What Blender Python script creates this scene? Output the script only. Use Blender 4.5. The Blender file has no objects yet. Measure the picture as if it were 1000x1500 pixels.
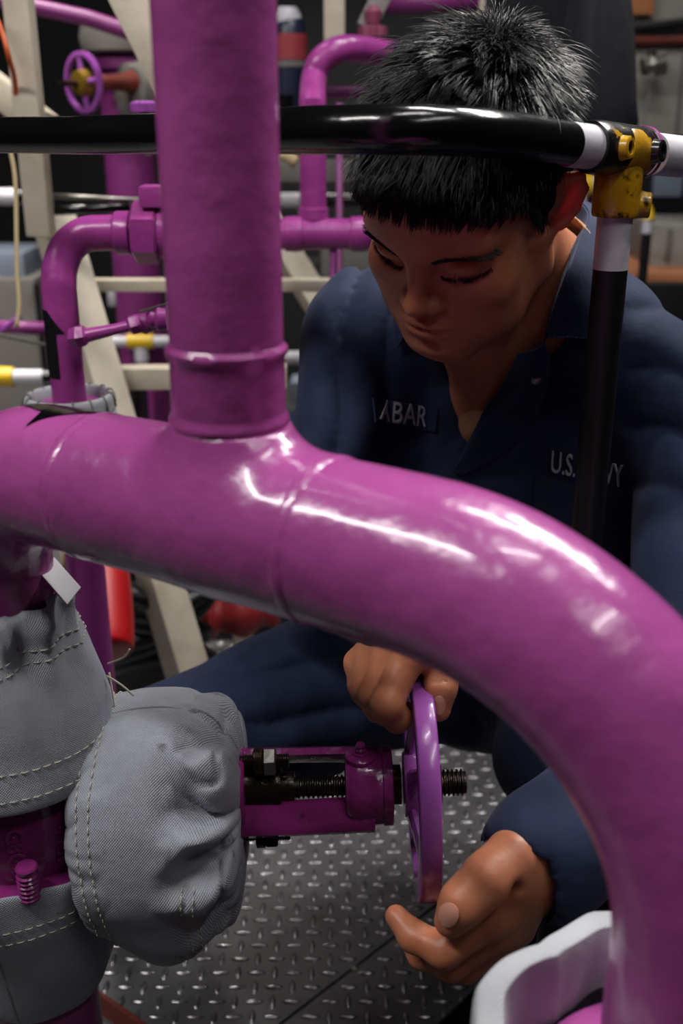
import bpy, math, random
import numpy as np
from mathutils import Vector, Matrix, noise
random.seed(7)
rng = np.random.default_rng(7)
S = bpy.context.scene
COL = S.collection

# ------------------------------------------------------------------ camera, world, lights, exposure
FPX = 1550.0
PITCH = math.radians(21.0)
CP, SP = math.cos(PITCH), math.sin(PITCH)
EYE = Vector((0.0, 0.0, 1.085))
cam_d = bpy.data.cameras.new('camera')
cam_d.sensor_fit = 'VERTICAL'
cam_d.sensor_height = 36.0
cam_d.lens = FPX * 36.0 / 1500.0
cam_d.clip_start = 0.02
cam_d.dof.use_dof = True
cam_d.dof.focus_distance = 0.92
cam_d.dof.aperture_fstop = 4.5
cam = bpy.data.objects.new('camera', cam_d)
COL.objects.link(cam)
cam.location = EYE
cam.rotation_euler = (math.radians(90) - PITCH, 0, 0)
S.camera = cam
S.view_settings.view_transform = 'Standard'
S.view_settings.look = 'None'
S.view_settings.gamma = 1.0
S.view_settings.use_curve_mapping = False
S.view_settings.exposure = 0.16

world = bpy.data.worlds.new('world')
S.world = world
world.use_nodes = True
world.node_tree.nodes['Background'].inputs[0].default_value = (0.55, 0.6, 0.8, 1)
world.node_tree.nodes['Background'].inputs[1].default_value = 0.0


def lamp(name, loc, target, sx, sy, power, color=(1, 0.97, 0.93), roll=0.0, spread=180):
    d = bpy.data.lights.new(name, 'AREA')
    d.shape = 'RECTANGLE'
    d.size, d.size_y = sx, sy
    d.energy = power
    d.spread = math.radians(spread)
    d.color = color
    o = bpy.data.objects.new(name, d)
    COL.objects.link(o)
    o.location = loc
    q = (Vector(target) - Vector(loc)).to_track_quat('-Z', 'Y')
    o.rotation_euler = (q.to_matrix() @ Matrix.Rotation(roll, 3, 'Z')).to_euler()
    return o


# fluorescent tubes under the deckhead
lamp('ceiling_tube_light', (-1.15, 0.25, 2.45), (-0.5, 0.6, 0.3), 1.2, 0.12, 26.0, (1, 0.97, 0.95), 0.5)
lamp('ceiling_tube_light', (0.75, -0.15, 2.45), (0.5, 0.5, 0), 1.2, 0.06, 7.0, (1, 0.97, 0.95), 0.5)
lamp('ceiling_tube_light', (0.18, 0.50, 2.45), (0.15, 0.7, 0), 0.6, 0.06, 6.0, (1, 0.97, 0.95), 0.3)
lamp('ceiling_tube_light', (0.42, 1.40, 2.45), (0.36, 1.25, 0), 0.6, 0.12, 14.0, (1, 0.97, 0.95), 0.0)
lamp('ceiling_tube_light', (-1.15, 2.0, 2.45), (-1.15, 2.0, 0), 1.2, 0.14, 13.0, (1, 0.95, 0.88), 0.0, 58)
lamp('ceiling_tube_light', (1.05, 1.75, 2.45), (0.30, 0.95, 1.05), 0.9, 0.14, 5.0, (1, 0.97, 0.93), 0.0, 60)
lamp('ceiling_tube_light', (0.2, 3.6, 2.45), (0.2, 3.6, 0), 1.2, 0.14, 16.0, (1, 0.95, 0.88), 0.0, 80)


# ------------------------------------------------------------------ placing: a pixel and a depth give a point of the room
def at(px, py, d):
    x = (px - 500.0) / FPX * d
    y = (py - 750.0) / FPX * d
    return Vector((x, d * CP - y * SP, EYE.z - (y * CP + d * SP)))


def at_z(px, py, z):
    k = (py - 750.0) / FPX
    d = (EYE.z - z) / (k * CP + SP)
    return at(px, py, d)


def proj(P):
    dn = EYE.z - P[2]
    d = P[1] * CP + dn * SP
    y = dn * CP - P[1] * SP
    return 500 + FPX * P[0] / d, 750 + FPX * y / d, d


# ------------------------------------------------------------------ materials
def lin(c):
    return tuple(((v / 255.0) / 12.92 if v / 255.0 <= 0.04045 else ((v / 255.0 + 0.055) / 1.055) ** 2.4) for v in c) + (1.0,)


def mat(name, rgb, rough=0.5, metal=0.0, coat=0.0, bump=(), mottle=None, spec=0.5, sss=0.0, weave=None, rough_var=0.0, wear=None):
    """rgb: sRGB bytes. bump: list of (scale, strength). mottle: (rgb2, scale, low, high). wear: like mottle, with sharper patches."""
    m = bpy.data.materials.new(name)
    m.use_nodes = True
    nt = m.node_tree
    N, L = nt.nodes, nt.links
    b = N['Principled BSDF']
    b.inputs['Base Color'].default_value = lin(rgb)
    b.inputs['Roughness'].default_value = rough
    b.inputs['Metallic'].default_value = metal
    b.inputs['Coat Weight'].default_value = coat
    b.inputs['Coat Roughness'].default_value = 0.08
    b.inputs['Specular IOR Level'].default_value = spec
    tc = N.new('ShaderNodeTexCoord')
    col = None
    for mo in (mottle, wear):
        if not mo:
            continue
        n = N.new('ShaderNodeTexNoise')
        n.inputs['Scale'].default_value = mo[1]
        n.inputs['Detail'].default_value = 6
        n.inputs['Roughness'].default_value = 0.65
        L.new(tc.outputs['Object'], n.inputs['Vector'])
        r = N.new('ShaderNodeMapRange')
        r.inputs['From Min'].default_value = mo[2]
        r.inputs['From Max'].default_value = mo[3]
        L.new(n.outputs['Fac'], r.inputs['Value'])
        mx = N.new('ShaderNodeMix')
        mx.data_type = 'RGBA'
        mx.inputs['A'].default_value = lin(rgb)
        if col is not None:
            L.new(col, mx.inputs['A'])
        mx.inputs['B'].default_value = lin(mo[0])
        L.new(r.outputs['Result'], mx.inputs['Factor'])
        col = mx.outputs['Result']
    if col is not None:
        L.new(col, b.inputs['Base Color'])
    if rough_var:
        n = N.new('ShaderNodeTexNoise')
        n.inputs['Scale'].default_value = 18
        n.inputs['Detail'].default_value = 5
        L.new(tc.outputs['Object'], n.inputs['Vector'])
        r = N.new('ShaderNodeMapRange')
        r.inputs['To Min'].default_value = max(0.03, rough - rough_var)
        r.inputs['To Max'].default_value = rough + rough_var
        L.new(n.outputs['Fac'], r.inputs['Value'])
        L.new(r.outputs['Result'], b.inputs['Roughness'])
    prev = None
    for sc, st in bump:
        n = N.new('ShaderNodeTexNoise')
        n.inputs['Scale'].default_value = sc
        n.inputs['Detail'].default_value = 3
        L.new(tc.outputs['Object'], n.inputs['Vector'])
        bp = N.new('ShaderNodeBump')
        bp.inputs['Strength'].default_value = st
        bp.inputs['Distance'].default_value = 0.35 / sc
        L.new(n.outputs['Fac'], bp.inputs['Height'])
        if prev is not None:
            L.new(prev, bp.inputs['Normal'])
        prev = bp.outputs['Normal']
    if weave:                       # woven thread relief on the cloth's own UV (metres)
        sep = N.new('ShaderNodeSeparateXYZ')
        L.new(tc.outputs['UV'], sep.inputs[0])
        outs = []
        for axis, ph in (('X', 0.0), ('Y', 0.0)):
            mu = N.new('ShaderNodeMath')
            mu.operation = 'MULTIPLY'
            mu.inputs[1].default_value = 2 * math.pi / weave[0]
            L.new(sep.outputs[axis], mu.inputs[0])
            sn = N.new('ShaderNodeMath')
            sn.operation = 'SINE'
            L.new(mu.outputs[0], sn.inputs[0])
            outs.append(sn.outputs[0])
        mm = N.new('ShaderNodeMath')
        mm.operation = 'MULTIPLY'
        L.new(outs[0], mm.inputs[0])
        L.new(outs[1], mm.inputs[1])
        bp = N.new('ShaderNodeBump')
        bp.inputs['Strength'].default_value = weave[1]
        bp.inputs['Distance'].default_value = weave[0] * 0.25
        L.new(mm.outputs[0], bp.inputs['Height'])
        if prev is not None:
            L.new(prev, bp.inputs['Normal'])
        prev = bp.outputs['Normal']
    if prev is not None:
        L.new(prev, b.inputs['Normal'])
    if sss:
        b.inputs['Subsurface Weight'].default_value = sss
        b.inputs['Subsurface Radius'].default_value = (1.0, 0.28, 0.14)
        b.inputs['Subsurface Scale'].default_value = 0.012
    return m


M = {}
M['purple'] = mat('purple_gloss_paint', (162, 74, 142), 0.25, bump=((9, 0.16), (48, 0.18), (130, 0.10)), coat=0.35, mottle=((140, 60, 122), 7, 0.4, 0.75), rough_var=0.06)
M['purple_old'] = mat('purple_valve_paint', (134, 42, 112), 0.2, bump=((14, 0.35), (70, 0.3)), coat=0.3, wear=((52, 24, 30), 26, 0.60, 0.70))
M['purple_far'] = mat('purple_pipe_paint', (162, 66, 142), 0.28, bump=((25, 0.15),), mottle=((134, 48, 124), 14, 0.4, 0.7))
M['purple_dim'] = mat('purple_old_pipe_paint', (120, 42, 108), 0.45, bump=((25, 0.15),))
M['lilac'] = mat('lilac_wheel_paint', (160, 84, 172), 0.25, bump=((60, 0.06),), coat=0.3)
M['black_gloss'] = mat('black_gloss_enamel', (9, 9, 11), 0.18, bump=((30, 0.08), (220, 0.05)), rough_var=0.05)
M['black'] = mat('black_paint', (14, 13, 17), 0.45)
M['white_band'] = mat('white_enamel', (205, 202, 210), 0.4, bump=((60, 0.08),), mottle=((178, 174, 184), 30, 0.4, 0.8))
M['yellow'] = mat('yellow_chipped_paint', (196, 148, 22), 0.3, coat=0.3, bump=((40, 0.25),), mottle=((128, 88, 18), 20, 0.45, 0.65), wear=((30, 22, 14), 42, 0.58, 0.66))
M['black_chipped'] = mat('black_paint_over_yellow', (20, 19, 22), 0.25, coat=0.3, bump=((40, 0.2),), wear=((176, 132, 26), 34, 0.60, 0.64))
M['yellow_far'] = mat('yellow_paint', (214, 176, 24), 0.4)
M['cream'] = mat('cream_frame_paint', (196, 186, 168), 0.5, bump=((40, 0.1),), mottle=((170, 158, 138), 12, 0.45, 0.75), wear=((120, 98, 76), 40, 0.68, 0.74))
M['pad'] = mat('silver_grey_coated_cloth', (172, 177, 188), 0.42, weave=(0.0022, 0.8), bump=((30, 0.25),), mottle=((152, 155, 163), 18, 0.42, 0.75), wear=((74, 70, 68), 34, 0.63, 0.74), spec=0.45)
M['pad_white'] = mat('pale_lagging_cloth', (170, 172, 178), 0.6, weave=(0.0026, 0.4), bump=((30, 0.2),))
M['thread'] = mat('cream_stitching_thread', (206, 198, 176), 0.7)
M['steel'] = mat('bare_steel', (150, 146, 140), 0.35, metal=0.9, bump=((80, 0.15),))
M['grease'] = mat('greasy_dark_steel', (52, 44, 38), 0.3, metal=0.7, bump=((120, 0.4),), wear=((92, 66, 40), 60, 0.55, 0.7))
M['plate'] = mat('worn_tread_plate', (116, 115, 117), 0.42, metal=0.55, bump=((60, 0.12), (400, 0.1)), mottle=((96, 95, 97), 9, 0.4, 0.7), wear=((86, 64, 46), 26, 0.66, 0.76), rough_var=0.1)
M['tread'] = mat('polished_tread_lug', (160, 158, 161), 0.24, metal=0.85, bump=((200, 0.15),))
M['deck'] = mat('dark_deck_paint', (26, 25, 28), 0.6)
M['rust'] = mat('red_oxide_paint', (120, 46, 32), 0.55, bump=((50, 0.2),), mottle=((78, 32, 26), 16, 0.4, 0.7))
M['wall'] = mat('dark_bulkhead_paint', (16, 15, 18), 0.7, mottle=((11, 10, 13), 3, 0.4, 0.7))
M['wall_grey'] = mat('grey_bulkhead_paint', (150, 148, 142), 0.6, mottle=((128, 124, 118), 4, 0.4, 0.7))
M['red'] = mat('red_gloss_paint', (168, 16, 24), 0.42)
M['red_dull'] = mat('red_dull_paint', (150, 40, 44), 0.5)
M['rubber'] = mat('black_rubber', (20, 20, 24), 0.4)
M['orange'] = mat('orange_cable_sheath', (196, 84, 34), 0.5)
M['grey_blue'] = mat('pale_blue_grey_paint', (120, 130, 146), 0.5)
M['grey_mid'] = mat('mid_grey_paint', (112, 108, 104), 0.6)
M['tan'] = mat('tan_bench_top', (186, 120, 78), 0.5)
M['tan_rope'] = mat('tan_cord', (176, 158, 120), 0.8)
M['paper'] = mat('white_card', (206, 204, 210), 0.55)
M['blue_dark'] = mat('dark_blue_cloth', (14, 15, 26), 0.85, bump=((60, 0.2),))
M['navy_plastic'] = mat('navy_plastic', (30, 38, 62), 0.35)
M['label_red'] = mat('red_label', (150, 56, 64), 0.5)
M['knob_pink'] = mat('dull_pink_paint', (138, 70, 96), 0.4)


# ------------------------------------------------------------------ mesh helpers
def thing(name, label, cat, loc, group=None):
    o = bpy.data.objects.new(name, None)
    o.empty_display_size = 0.05
    COL.objects.link(o)
    o.location = loc
    o['label'] = label
    o['category'] = cat
    if group:
        o['group'] = group
    return o


def world_loc(o):
    v = Vector((0, 0, 0))
    while o is not None:
        v = v + o.location
        o = o.parent
    return v


class G:
    """collects shapes (world coordinates) into one mesh"""

    def __init__(self):
        self.v, self.f, self.uv = [], [], {}

    def add(self, V, F, UV=None):
        n = len(self.v)
        self.v += [tuple(p) for p in V]
        for fc in F:
            self.f.append(tuple(i + n for i in fc))
        if UV is not None:
            for i, u in enumerate(UV):
                self.uv[n + i] = u
        return self

    def box(self, c, sx, sy, sz, rot=None, bev=0.0):
        """box with bevelled long edges when bev > 0 (octagonal section along each axis is approximated by corner cutting)"""
        R = rot if rot is not None else Matrix.Identity(3)
        c = Vector(c)
        if bev <= 0:
            V = [c + R @ Vector((sx * a / 2, sy * b / 2, sz * k / 2)) for a in (-1, 1) for b in (-1, 1) for k in (-1, 1)]
            F = [(0, 1, 3, 2), (4, 6, 7, 5), (0, 4, 5, 1), (2, 3, 7, 6), (0, 2, 6, 4), (1, 5, 7, 3)]
            return self.add(V, F)
        import bmesh
        bm = bmesh.new()
        bmesh.ops.create_cube(bm, size=1.0)
        for v in bm.verts:
            v.co = Vector((v.co.x * sx, v.co.y * sy, v.co.z * sz))
        bmesh.ops.bevel(bm, geom=bm.edges[:], offset=bev, segments=2, affect='EDGES', profile=0.6)
        bm.verts.index_update()
        V = [c + R @ v.co for v in bm.verts]
        F = [tuple(v.index for v in f.verts) for f in bm.faces]
        bm.free()
        return self.add(V, F)

    def bar(self, a, b, w, h, up=(0, 0, 1), bev=0.002):
        a, b = Vector(a), Vector(b)
        z = (b - a)
        ln = z.length
        z = z.normalized()
        x = Vector(up).cross(z)
        if x.length < 1e-4:
            x = Vector((1, 0, 0))
        x.normalize()
        y = z.cross(x)
        R = Matrix((x, y, z)).transposed()
        return self.box((a + b) / 2, w, h, ln, R, bev)

    def tube(self, path, r, n=24, caps=True, disp=None):
        P = [Vector(p) for p in path]
        m = len(P)
        rr = r if hasattr(r, '__len__') else [r] * m
        T = []
        for i in range(m):
            t = P[min(i + 1, m - 1)] - P[max(i - 1, 0)]
            T.append(t.normalized())
        ref = Vector((0, 0, 1)) if abs(T[0].z) < 0.9 else Vector((1, 0, 0))
        x = ref.cross(T[0]).normalized()
        V, F, UV = [], [], []
        s = 0.0
        for i in range(m):
            if i:
                s += (P[i] - P[i - 1]).length
                q = T[i - 1].rotation_difference(T[i])
                x = q @ x
            x = (x - T[i] * x.dot(T[i])).normalized()
            y = T[i].cross(x)
            for k in range(n):
                a = 2 * math.pi * k / n
                ra = rr[i] * (1 + (disp(i / (m - 1), a) if disp else 0))
                V.append(P[i] + (x * math.cos(a) + y * math.sin(a)) * ra)
                UV.append((a * rr[i], s))
        for i in range(m - 1):
            for k in range(n):
                k2 = (k + 1) % n
                F.append((i * n + k, i * n + k2, (i + 1) * n + k2, (i + 1) * n + k))
        if caps:
            F.append(tuple(reversed(range(n))))
            F.append(tuple((m - 1) * n + k for k in range(n)))
        return self.add(V, F, UV)

    def lathe(self, o, axis, prof, n=32, caps=True, rfun=None, hexed=False):
        """prof: (s, r) along axis from o. rfun(s, a) -> radius factor. a=0 points 'up' as far as the axis lets it"""
        o, ax = Vector(o), Vector(axis).normalized()
        up = Vector((0, 0, 1)) if abs(ax.z) < 0.9 else Vector((0, -1, 0))
        y = (up - ax * up.dot(ax)).normalized()
        x = y.cross(ax)
        V, F, UV = [], [], []
        arc = 0
        for i, (s, r) in enumerate(prof):
            if i:
                arc += math.hypot(s - prof[i - 1][0], r - prof[i - 1][1])
            for k in range(n):
                a = 2 * math.pi * k / n
                q = r * (rfun(s, a) if rfun else 1)
                V.append(o + ax * s + (y * math.cos(a) + x * math.sin(a)) * q)
                UV.append((a * 0.09, arc))
        m = len(prof)
        for i in range(m - 1):
            for k in range(n):
                k2 = (k + 1) % n
                F.append((i * n + k, (i + 1) * n + k, (i + 1) * n + k2, i * n + k2))
        if caps:
            F.append(tuple(range(n)))
            F.append(tuple((m - 1) * n + k for k in reversed(range(n))))
        return self.add(V, F, UV)

    def thread(self, o, axis, r, ln, pitch=0.004, depth=0.0022, n=20):
        prof = [(0, r - depth)]
        s = 0.0
        while s + pitch < ln:
            prof += [(s + pitch * 0.15, r - depth), (s + pitch * 0.4, r), (s + pitch * 0.6, r), (s + pitch * 0.9, r - depth)]
            s += pitch
        prof += [(ln, r - depth)]
        return self.lathe(o, axis, prof, n)

    def hexnut(self, o, axis, r, ln):
        o, ax = Vector(o), Vector(axis).normalized()
        c = 0.12 * r
        return self.lathe(o, ax, [(0, r - c), (c * 0.7, r), (ln - c * 0.7, r), (ln, r - c)], 6)

    def build(self, name, material, parent=None, smooth=40, kind=None, label=None):
        me = bpy.data.meshes.new(name)
        off = world_loc(parent) if parent is not None else Vector((0, 0, 0))
        V = np.array(self.v, dtype=float) - np.array(off)
        me.from_pydata(V.tolist(), [], self.f)
        if self.uv:
            lay = me.uv_layers.new(name='UVMap')
            arr = np.zeros((len(self.v), 2))
            for i, u in self.uv.items():
                arr[i] = u
            li = np.empty(len(me.loops), dtype=np.int32)
            me.loops.foreach_get('vertex_index', li)
            lay.data.foreach_set('uv', arr[li].astype(np.float32).ravel())
        me.materials.append(material)
        me.update()
        o = bpy.data.objects.new(name, me)
        COL.objects.link(o)
        if parent is not None:
            o.parent = parent
        if smooth:
            me.shade_smooth()
            if smooth < 180:
                try:
                    me.set_sharp_from_angle(angle=math.radians(smooth))
                except Exception:
                    pass
        if kind:
            o['kind'] = kind
        if label:
            o['label'] = label
        return o


def tag(o, label, cat, group=None):
    o['label'] = label
    o['category'] = cat
    if group:
        o['group'] = group
    return o


def catmull(P, per=10):
    P = [Vector(p) for p in P]
    Q = [P[0] * 2 - P[1]] + P + [P[-1] * 2 - P[-2]]
    out = []
    for i in range(1, len(Q) - 2):
        for k in range(per):
            t = k / per
            a, b, c, d = Q[i - 1], Q[i], Q[i + 1], Q[i + 2]
            out.append(0.5 * ((2 * b) + (c - a) * t + (2 * a - 5 * b + 4 * c - d) * t * t + (3 * b - a - 3 * c + d) * t ** 3))
    out.append(P[-1])
    return out


def lerp_prof(pts, n):
    """smooth resample of (s, r) points"""
    v = catmull([(a, b, 0) for a, b in pts], n)
    return [(p.x, p.y) for p in v]


# ------------------------------------------------------------------ smooth-blended solids turned into one continuous skin
class SDF:
    def __init__(self):
        self.ops = []

    def rc(self, a, b, ra, rb, k=0.01, op='u'):
        a, b = np.array(a, float), np.array(b, float)
        m = max(ra, rb)
        lo, hi = np.minimum(a, b) - m, np.maximum(a, b) + m

        def f(P):
            ab = b - a
            t = np.clip(((P - a) @ ab) / max(1e-12, ab @ ab), 0, 1)
            return np.linalg.norm(P - a - t[:, None] * ab, axis=1) - (ra + (rb - ra) * t)
        self.ops.append((op, k, f, lo, hi))
        return self

    def chain(self, pts, rs, k=0.008, op='u'):
        for i in range(len(pts) - 1):
            self.rc(pts[i], pts[i + 1], rs[i], rs[i + 1], k, op)
        return self

    def el(self, c, R, r, k=0.01, op='u'):
        c, r, R = np.array(c, float), np.array(r, float), np.array(R, float)
        ext = np.abs(R) @ r
        lo, hi = c - ext, c + ext

        def f(P):
            q = (P - c) @ R
            k0 = np.linalg.norm(q / r, axis=1)
            k1 = np.linalg.norm(q / (r * r), axis=1)
            return k0 * (k0 - 1.0) / np.maximum(k1, 1e-9)
        self.ops.append((op, k, f, lo, hi))
        return self

    def __call__(self, P, far=0.06, disp=None):
        d = np.full(len(P), far)
        for op, k, f, lo, hi in self.ops:
            m = far if op == 'u' else k + 0.01
            sel = np.all((P > lo - m) & (P < hi + m), axis=1)
            if not sel.any():
                continue
            q = f(P[sel])
            e = d[sel]
            if op == 'u':
                h = np.maximum(k - np.abs(e - q), 0) / max(k, 1e-9)
                d[sel] = np.minimum(e, q) - h * h * k * 0.25
            else:
                q = -q
                h = np.maximum(k - np.abs(e - q), 0) / max(k, 1e-9)
                d[sel] = np.maximum(e, q) + h * h * k * 0.25
        if disp is not None:
            near = np.abs(d) < 0.03
            if near.any():
                d[near] += disp(P[near])
        return d


def surface_net(f, lo, hi, h, blk=8):
    lo = np.array(lo, float)
    nb = np.ceil((np.array(hi) - lo) / (h * blk)).astype(int)
    ii = np.stack(np.meshgrid(*[np.arange(n) for n in nb], indexing='ij'), -1).reshape(-1, 3)
    c = lo + (ii + 0.5) * h * blk
    d = f(c)
    keep = np.abs(d) < h * blk * 0.9 + 0.008
    ii = ii[keep]
    dim = nb * blk + 1
    grid = np.full(dim, 1.0, dtype=np.float32)
    mask = np.zeros(dim, dtype=bool)
    off = np.arange(blk + 1)
    for b in ii:
        s = b * blk
        mask[s[0]:s[0] + blk + 1, s[1]:s[1] + blk + 1, s[2]:s[2] + blk + 1] = True
    idx = np.argwhere(mask)
    vals = np.empty(len(idx), dtype=np.float32)
    for s in range(0, len(idx), 400000):
        vals[s:s + 400000] = f(lo + idx[s:s + 400000] * h)
    grid[mask] = vals
    cells = (ii[:, None, None, None, :] * blk + np.stack(np.meshgrid(off[:-1], off[:-1], off[:-1], indexing='ij'), -1)[None]).reshape(-1, 3)
    cor = np.stack([grid[cells[:, 0] + a, cells[:, 1] + b, cells[:, 2] + c] for a in (0, 1) for b in (0, 1) for c in (0, 1)], 1)
    neg = (cor < 0).sum(1)
    act = (neg > 0) & (neg < 8)
    cells, cor = cells[act], cor[act]
    cp = np.array([(a, b, c) for a in (0, 1) for b in (0, 1) for c in (0, 1)], float)
    acc = np.zeros((len(cells), 3))
    cnt = np.zeros(len(cells))
    for i in range(8):
        for j in range(i + 1, 8):
            if np.abs(cp[i] - cp[j]).sum() != 1:
                continue
            x = (cor[:, i] < 0) != (cor[:, j] < 0)
            t = cor[x, i] / (cor[x, i] - cor[x, j])
            acc[x] += cp[i] + (cp[j] - cp[i]) * t[:, None]
            cnt[x] += 1
    V = lo + (cells + acc / cnt[:, None]) * h
    key = (cells[:, 0] * dim[1] + cells[:, 1]) * dim[2] + cells[:, 2]
    order = np.argsort(key)
    ks = key[order]

    def vid(c):
        k = (c[:, 0] * dim[1] + c[:, 1]) * dim[2] + c[:, 2]
        p = np.clip(np.searchsorted(ks, k), 0, len(ks) - 1)
        return np.where(ks[p] == k, order[p], -1)
    F = []
    base = cor[:, 0] < 0
    for ax, ci in ((0, 4), (1, 2), (2, 1)):
        x = base != (cor[:, ci] < 0)
        c = cells[x]
        u, v = (ax + 1) % 3, (ax + 2) % 3
        eu = np.zeros(3, int)
        eu[u] = 1
        ev = np.zeros(3, int)
        ev[v] = 1
        q = np.stack([vid(c - eu - ev), vid(c - ev), vid(c), vid(c - eu)], 1)
        fl = ~base[x]
        q[fl] = q[fl][:, ::-1]
        F.append(q[(q >= 0).all(1)])
    return V, np.concatenate(F)


def np_mesh(name, V, F, material, parent, smooth_iter=0):
    me = bpy.data.meshes.new(name)
    V = np.asarray(V, dtype=np.float64)
    if smooth_iter:
        E = np.concatenate([F[:, [0, 1]], F[:, [1, 2]], F[:, [2, 3]], F[:, [3, 0]]])
        for _ in range(smooth_iter):
            s = np.zeros_like(V)
            n = np.zeros(len(V))
            np.add.at(s, E[:, 0], V[E[:, 1]])
            np.add.at(n, E[:, 0], 1)
            V = V * 0.5 + 0.5 * s / np.maximum(n, 1)[:, None]
    W_ = V - np.array(world_loc(parent))
    me.vertices.add(len(W_))
    me.vertices.foreach_set('co', W_.astype(np.float32).ravel())
    me.loops.add(F.size)
    me.loops.foreach_set('vertex_index', F.astype(np.int32).ravel())
    me.polygons.add(len(F))
    me.polygons.foreach_set('loop_start', np.arange(0, F.size, F.shape[1], dtype=np.int32))
    me.update(calc_edges=True)
    me.validate()
    me.materials.append(material)
    me.shade_smooth()
    o = bpy.data.objects.new(name, me)
    COL.objects.link(o)
    o.parent = parent
    return o, V



# ------------------------------------------------------------------ the setting
def structure(o):
    o['kind'] = 'structure'
    return o


g = G().box((0, 1.7, -0.06), 5.4, 6.4, 0.08)
floor = structure(g.build('floor', M['deck'], None, 0))
# two tread plates with a joint that runs diagonally between them
sa, sb = at_z(380, 1523, 0), at_z(600, 1355, 0)
sd = (sb - sa).normalized()
sn = Vector((-sd.y, sd.x, 0))          # towards the left plate
far_a, far_b = sa - sd * 0.9, sa + sd * 3.0


def plate(name, poly):
    n = len(poly)
    V = [(p[0], p[1], 0.0) for p in poly] + [(p[0], p[1], -0.012) for p in poly]
    F = [tuple(range(n))] + [(i, i + n, (i + 1) % n + n, (i + 1) % n) for i in range(n)]
    gg = G().add(V, F)
    return gg.build(name, M['plate'], floor, 0)


gap = sn * 0.0022
pl = [far_a + gap, far_b + gap]
plate('tread_plate', [(far_b + gap)[:2], (-2.2, (far_b + gap)[1]), (-2.2, (far_a + gap)[1]), (far_a + gap)[:2]])
e0, e1 = at_z(640, 1520, 0), at_z(800, 1368, 0)     # black coaming edge line
ed = (e1 - e0).normalized()
en = Vector((ed.y, -ed.x, 0))
plate('tread_plate', [(far_a - gap)[:2], (e0 - ed * 0.9)[:2], (e1 + ed * 2.4)[:2], (far_b - gap)[:2]])
PIT = 0.0245
g = G()
for i in range(-30, 31):
    for j in range(36, 100):
        x, y = (i + 0.35) * PIT, j * PIT
        p = Vector((x, y, 0))
        if abs((p - sa).dot(sn)) < 0.008 or (p - e0).dot(en) > -0.012:
            continue
        L_, W_, h = 0.0132, 0.0046, 0.0027
        rings = []
        for sc_l, sc_w, zz in ((1, 1, 0.0), (0.9, 0.72, h * 0.62), (0.66, 0.34, h)):
            for k in range(10):
                t = -1 + 2 * (k / 5.0) if k <= 5 else 1 - 2 * ((k - 5) / 5.0)
                sgn = 1 if 0 < k < 5 else (-1 if k > 5 else 0)
                rings.append((t * L_ * sc_l, sgn * W_ * (1 - abs(t) ** 2.2) * sc_w, zz))
        V = [(x + a, y + b, zz) if (i + j) % 2 == 0 else (x + b, y + a, zz) for a, b, zz in rings]
        F = [(q * 10 + k, q * 10 + (k + 1) % 10, q * 10 + (k + 1) % 10 + 10, q * 10 + k + 10) for q in range(2) for k in range(10)] + [tuple(range(20, 30))]
        if (i + j) % 2 == 0:
            F = [tuple(reversed(q)) for q in F]
        g.add(V, F)
g.build('tread_pattern', M['tread'], floor, 180, kind='stuff')
sc = at_z(519, 1420, 0)
G().lathe((sc.x, sc.y, 0), (0, 0, 1), [(0, 0.0055), (0.0025, 0.0045), (0.004, 0.002)], 14).build('plate_screw', M['steel'], floor)

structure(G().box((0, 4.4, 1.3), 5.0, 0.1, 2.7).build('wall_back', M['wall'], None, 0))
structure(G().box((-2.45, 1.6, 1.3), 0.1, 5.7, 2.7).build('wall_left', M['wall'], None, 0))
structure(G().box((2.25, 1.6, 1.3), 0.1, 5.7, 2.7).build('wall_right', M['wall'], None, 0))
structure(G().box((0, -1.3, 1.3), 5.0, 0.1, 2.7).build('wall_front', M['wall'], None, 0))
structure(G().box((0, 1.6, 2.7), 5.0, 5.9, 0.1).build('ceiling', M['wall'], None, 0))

# black deck coaming at the lower right, red oxide coaming round the left pipe
g = G()
c0, c1 = e0 - ed * 0.5, e1 + ed * 0.9
g.bar(Vector((c0.x, c0.y, 0.012)) + en * 0.006, Vector((c1.x, c1.y, 0.012)) + en * 0.006, 0.012, 0.03, (0, 0, 1), 0.003)
g.build('trim_1', M['black_gloss'], None, 40)['kind'] = 'structure'
k0 = at_z(140, 1452, 0.03)
k1 = at_z(215, 1505, 0.03)
kd = (k1 - k0).normalized()
g = G()
g.bar(Vector((k0.x, k0.y, 0.0)), Vector((k0.x, k0.y, 0.0)) + kd * 0.6, 0.006, 0.065, (0, 0, 1), 0.0015)
kk = Vector((-1, 0.12, 0))
g.bar(Vector((k0.x, k0.y, 0.0)), Vector((k0.x, k0.y, 0.0)) + kk * 0.3, 0.006, 0.065, (0, 0, 1), 0.0015)
g.build('trim_2', M['rust'], None, 40)['kind'] = 'structure'

# ------------------------------------------------------------------ the main purple pipe: left leg, tee run with riser, long elbow down on the right
PR = 0.0508
P0 = Vector((-0.1061, 0.6495, 0.8435))
UA = 0.6105
U = Vector((math.cos(UA), -math.sin(UA), 0))
UP = Vector((0, 0, 1))


def run_pt(t):
    sag = 0.012 * max(0.0, min(1.0, (0.08 - t) / 0.28)) ** 1.3      # the run drops a little to the left
    return P0 + U * t - UP * sag


T_LEG = -0.2145
LEG = run_pt(T_LEG)
LEGX, LEGY = LEG.x, LEG.y
path = []
RL = 0.092
zl = run_pt(T_LEG + RL).z


def z_on(x, y, py):
    lo, hi = -0.5, 2.5
    for _ in range(50):
        m = (lo + hi) / 2
        if proj((x, y, m))[1] > py:
            lo = m
        else:
            hi = m
    return lo


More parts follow.
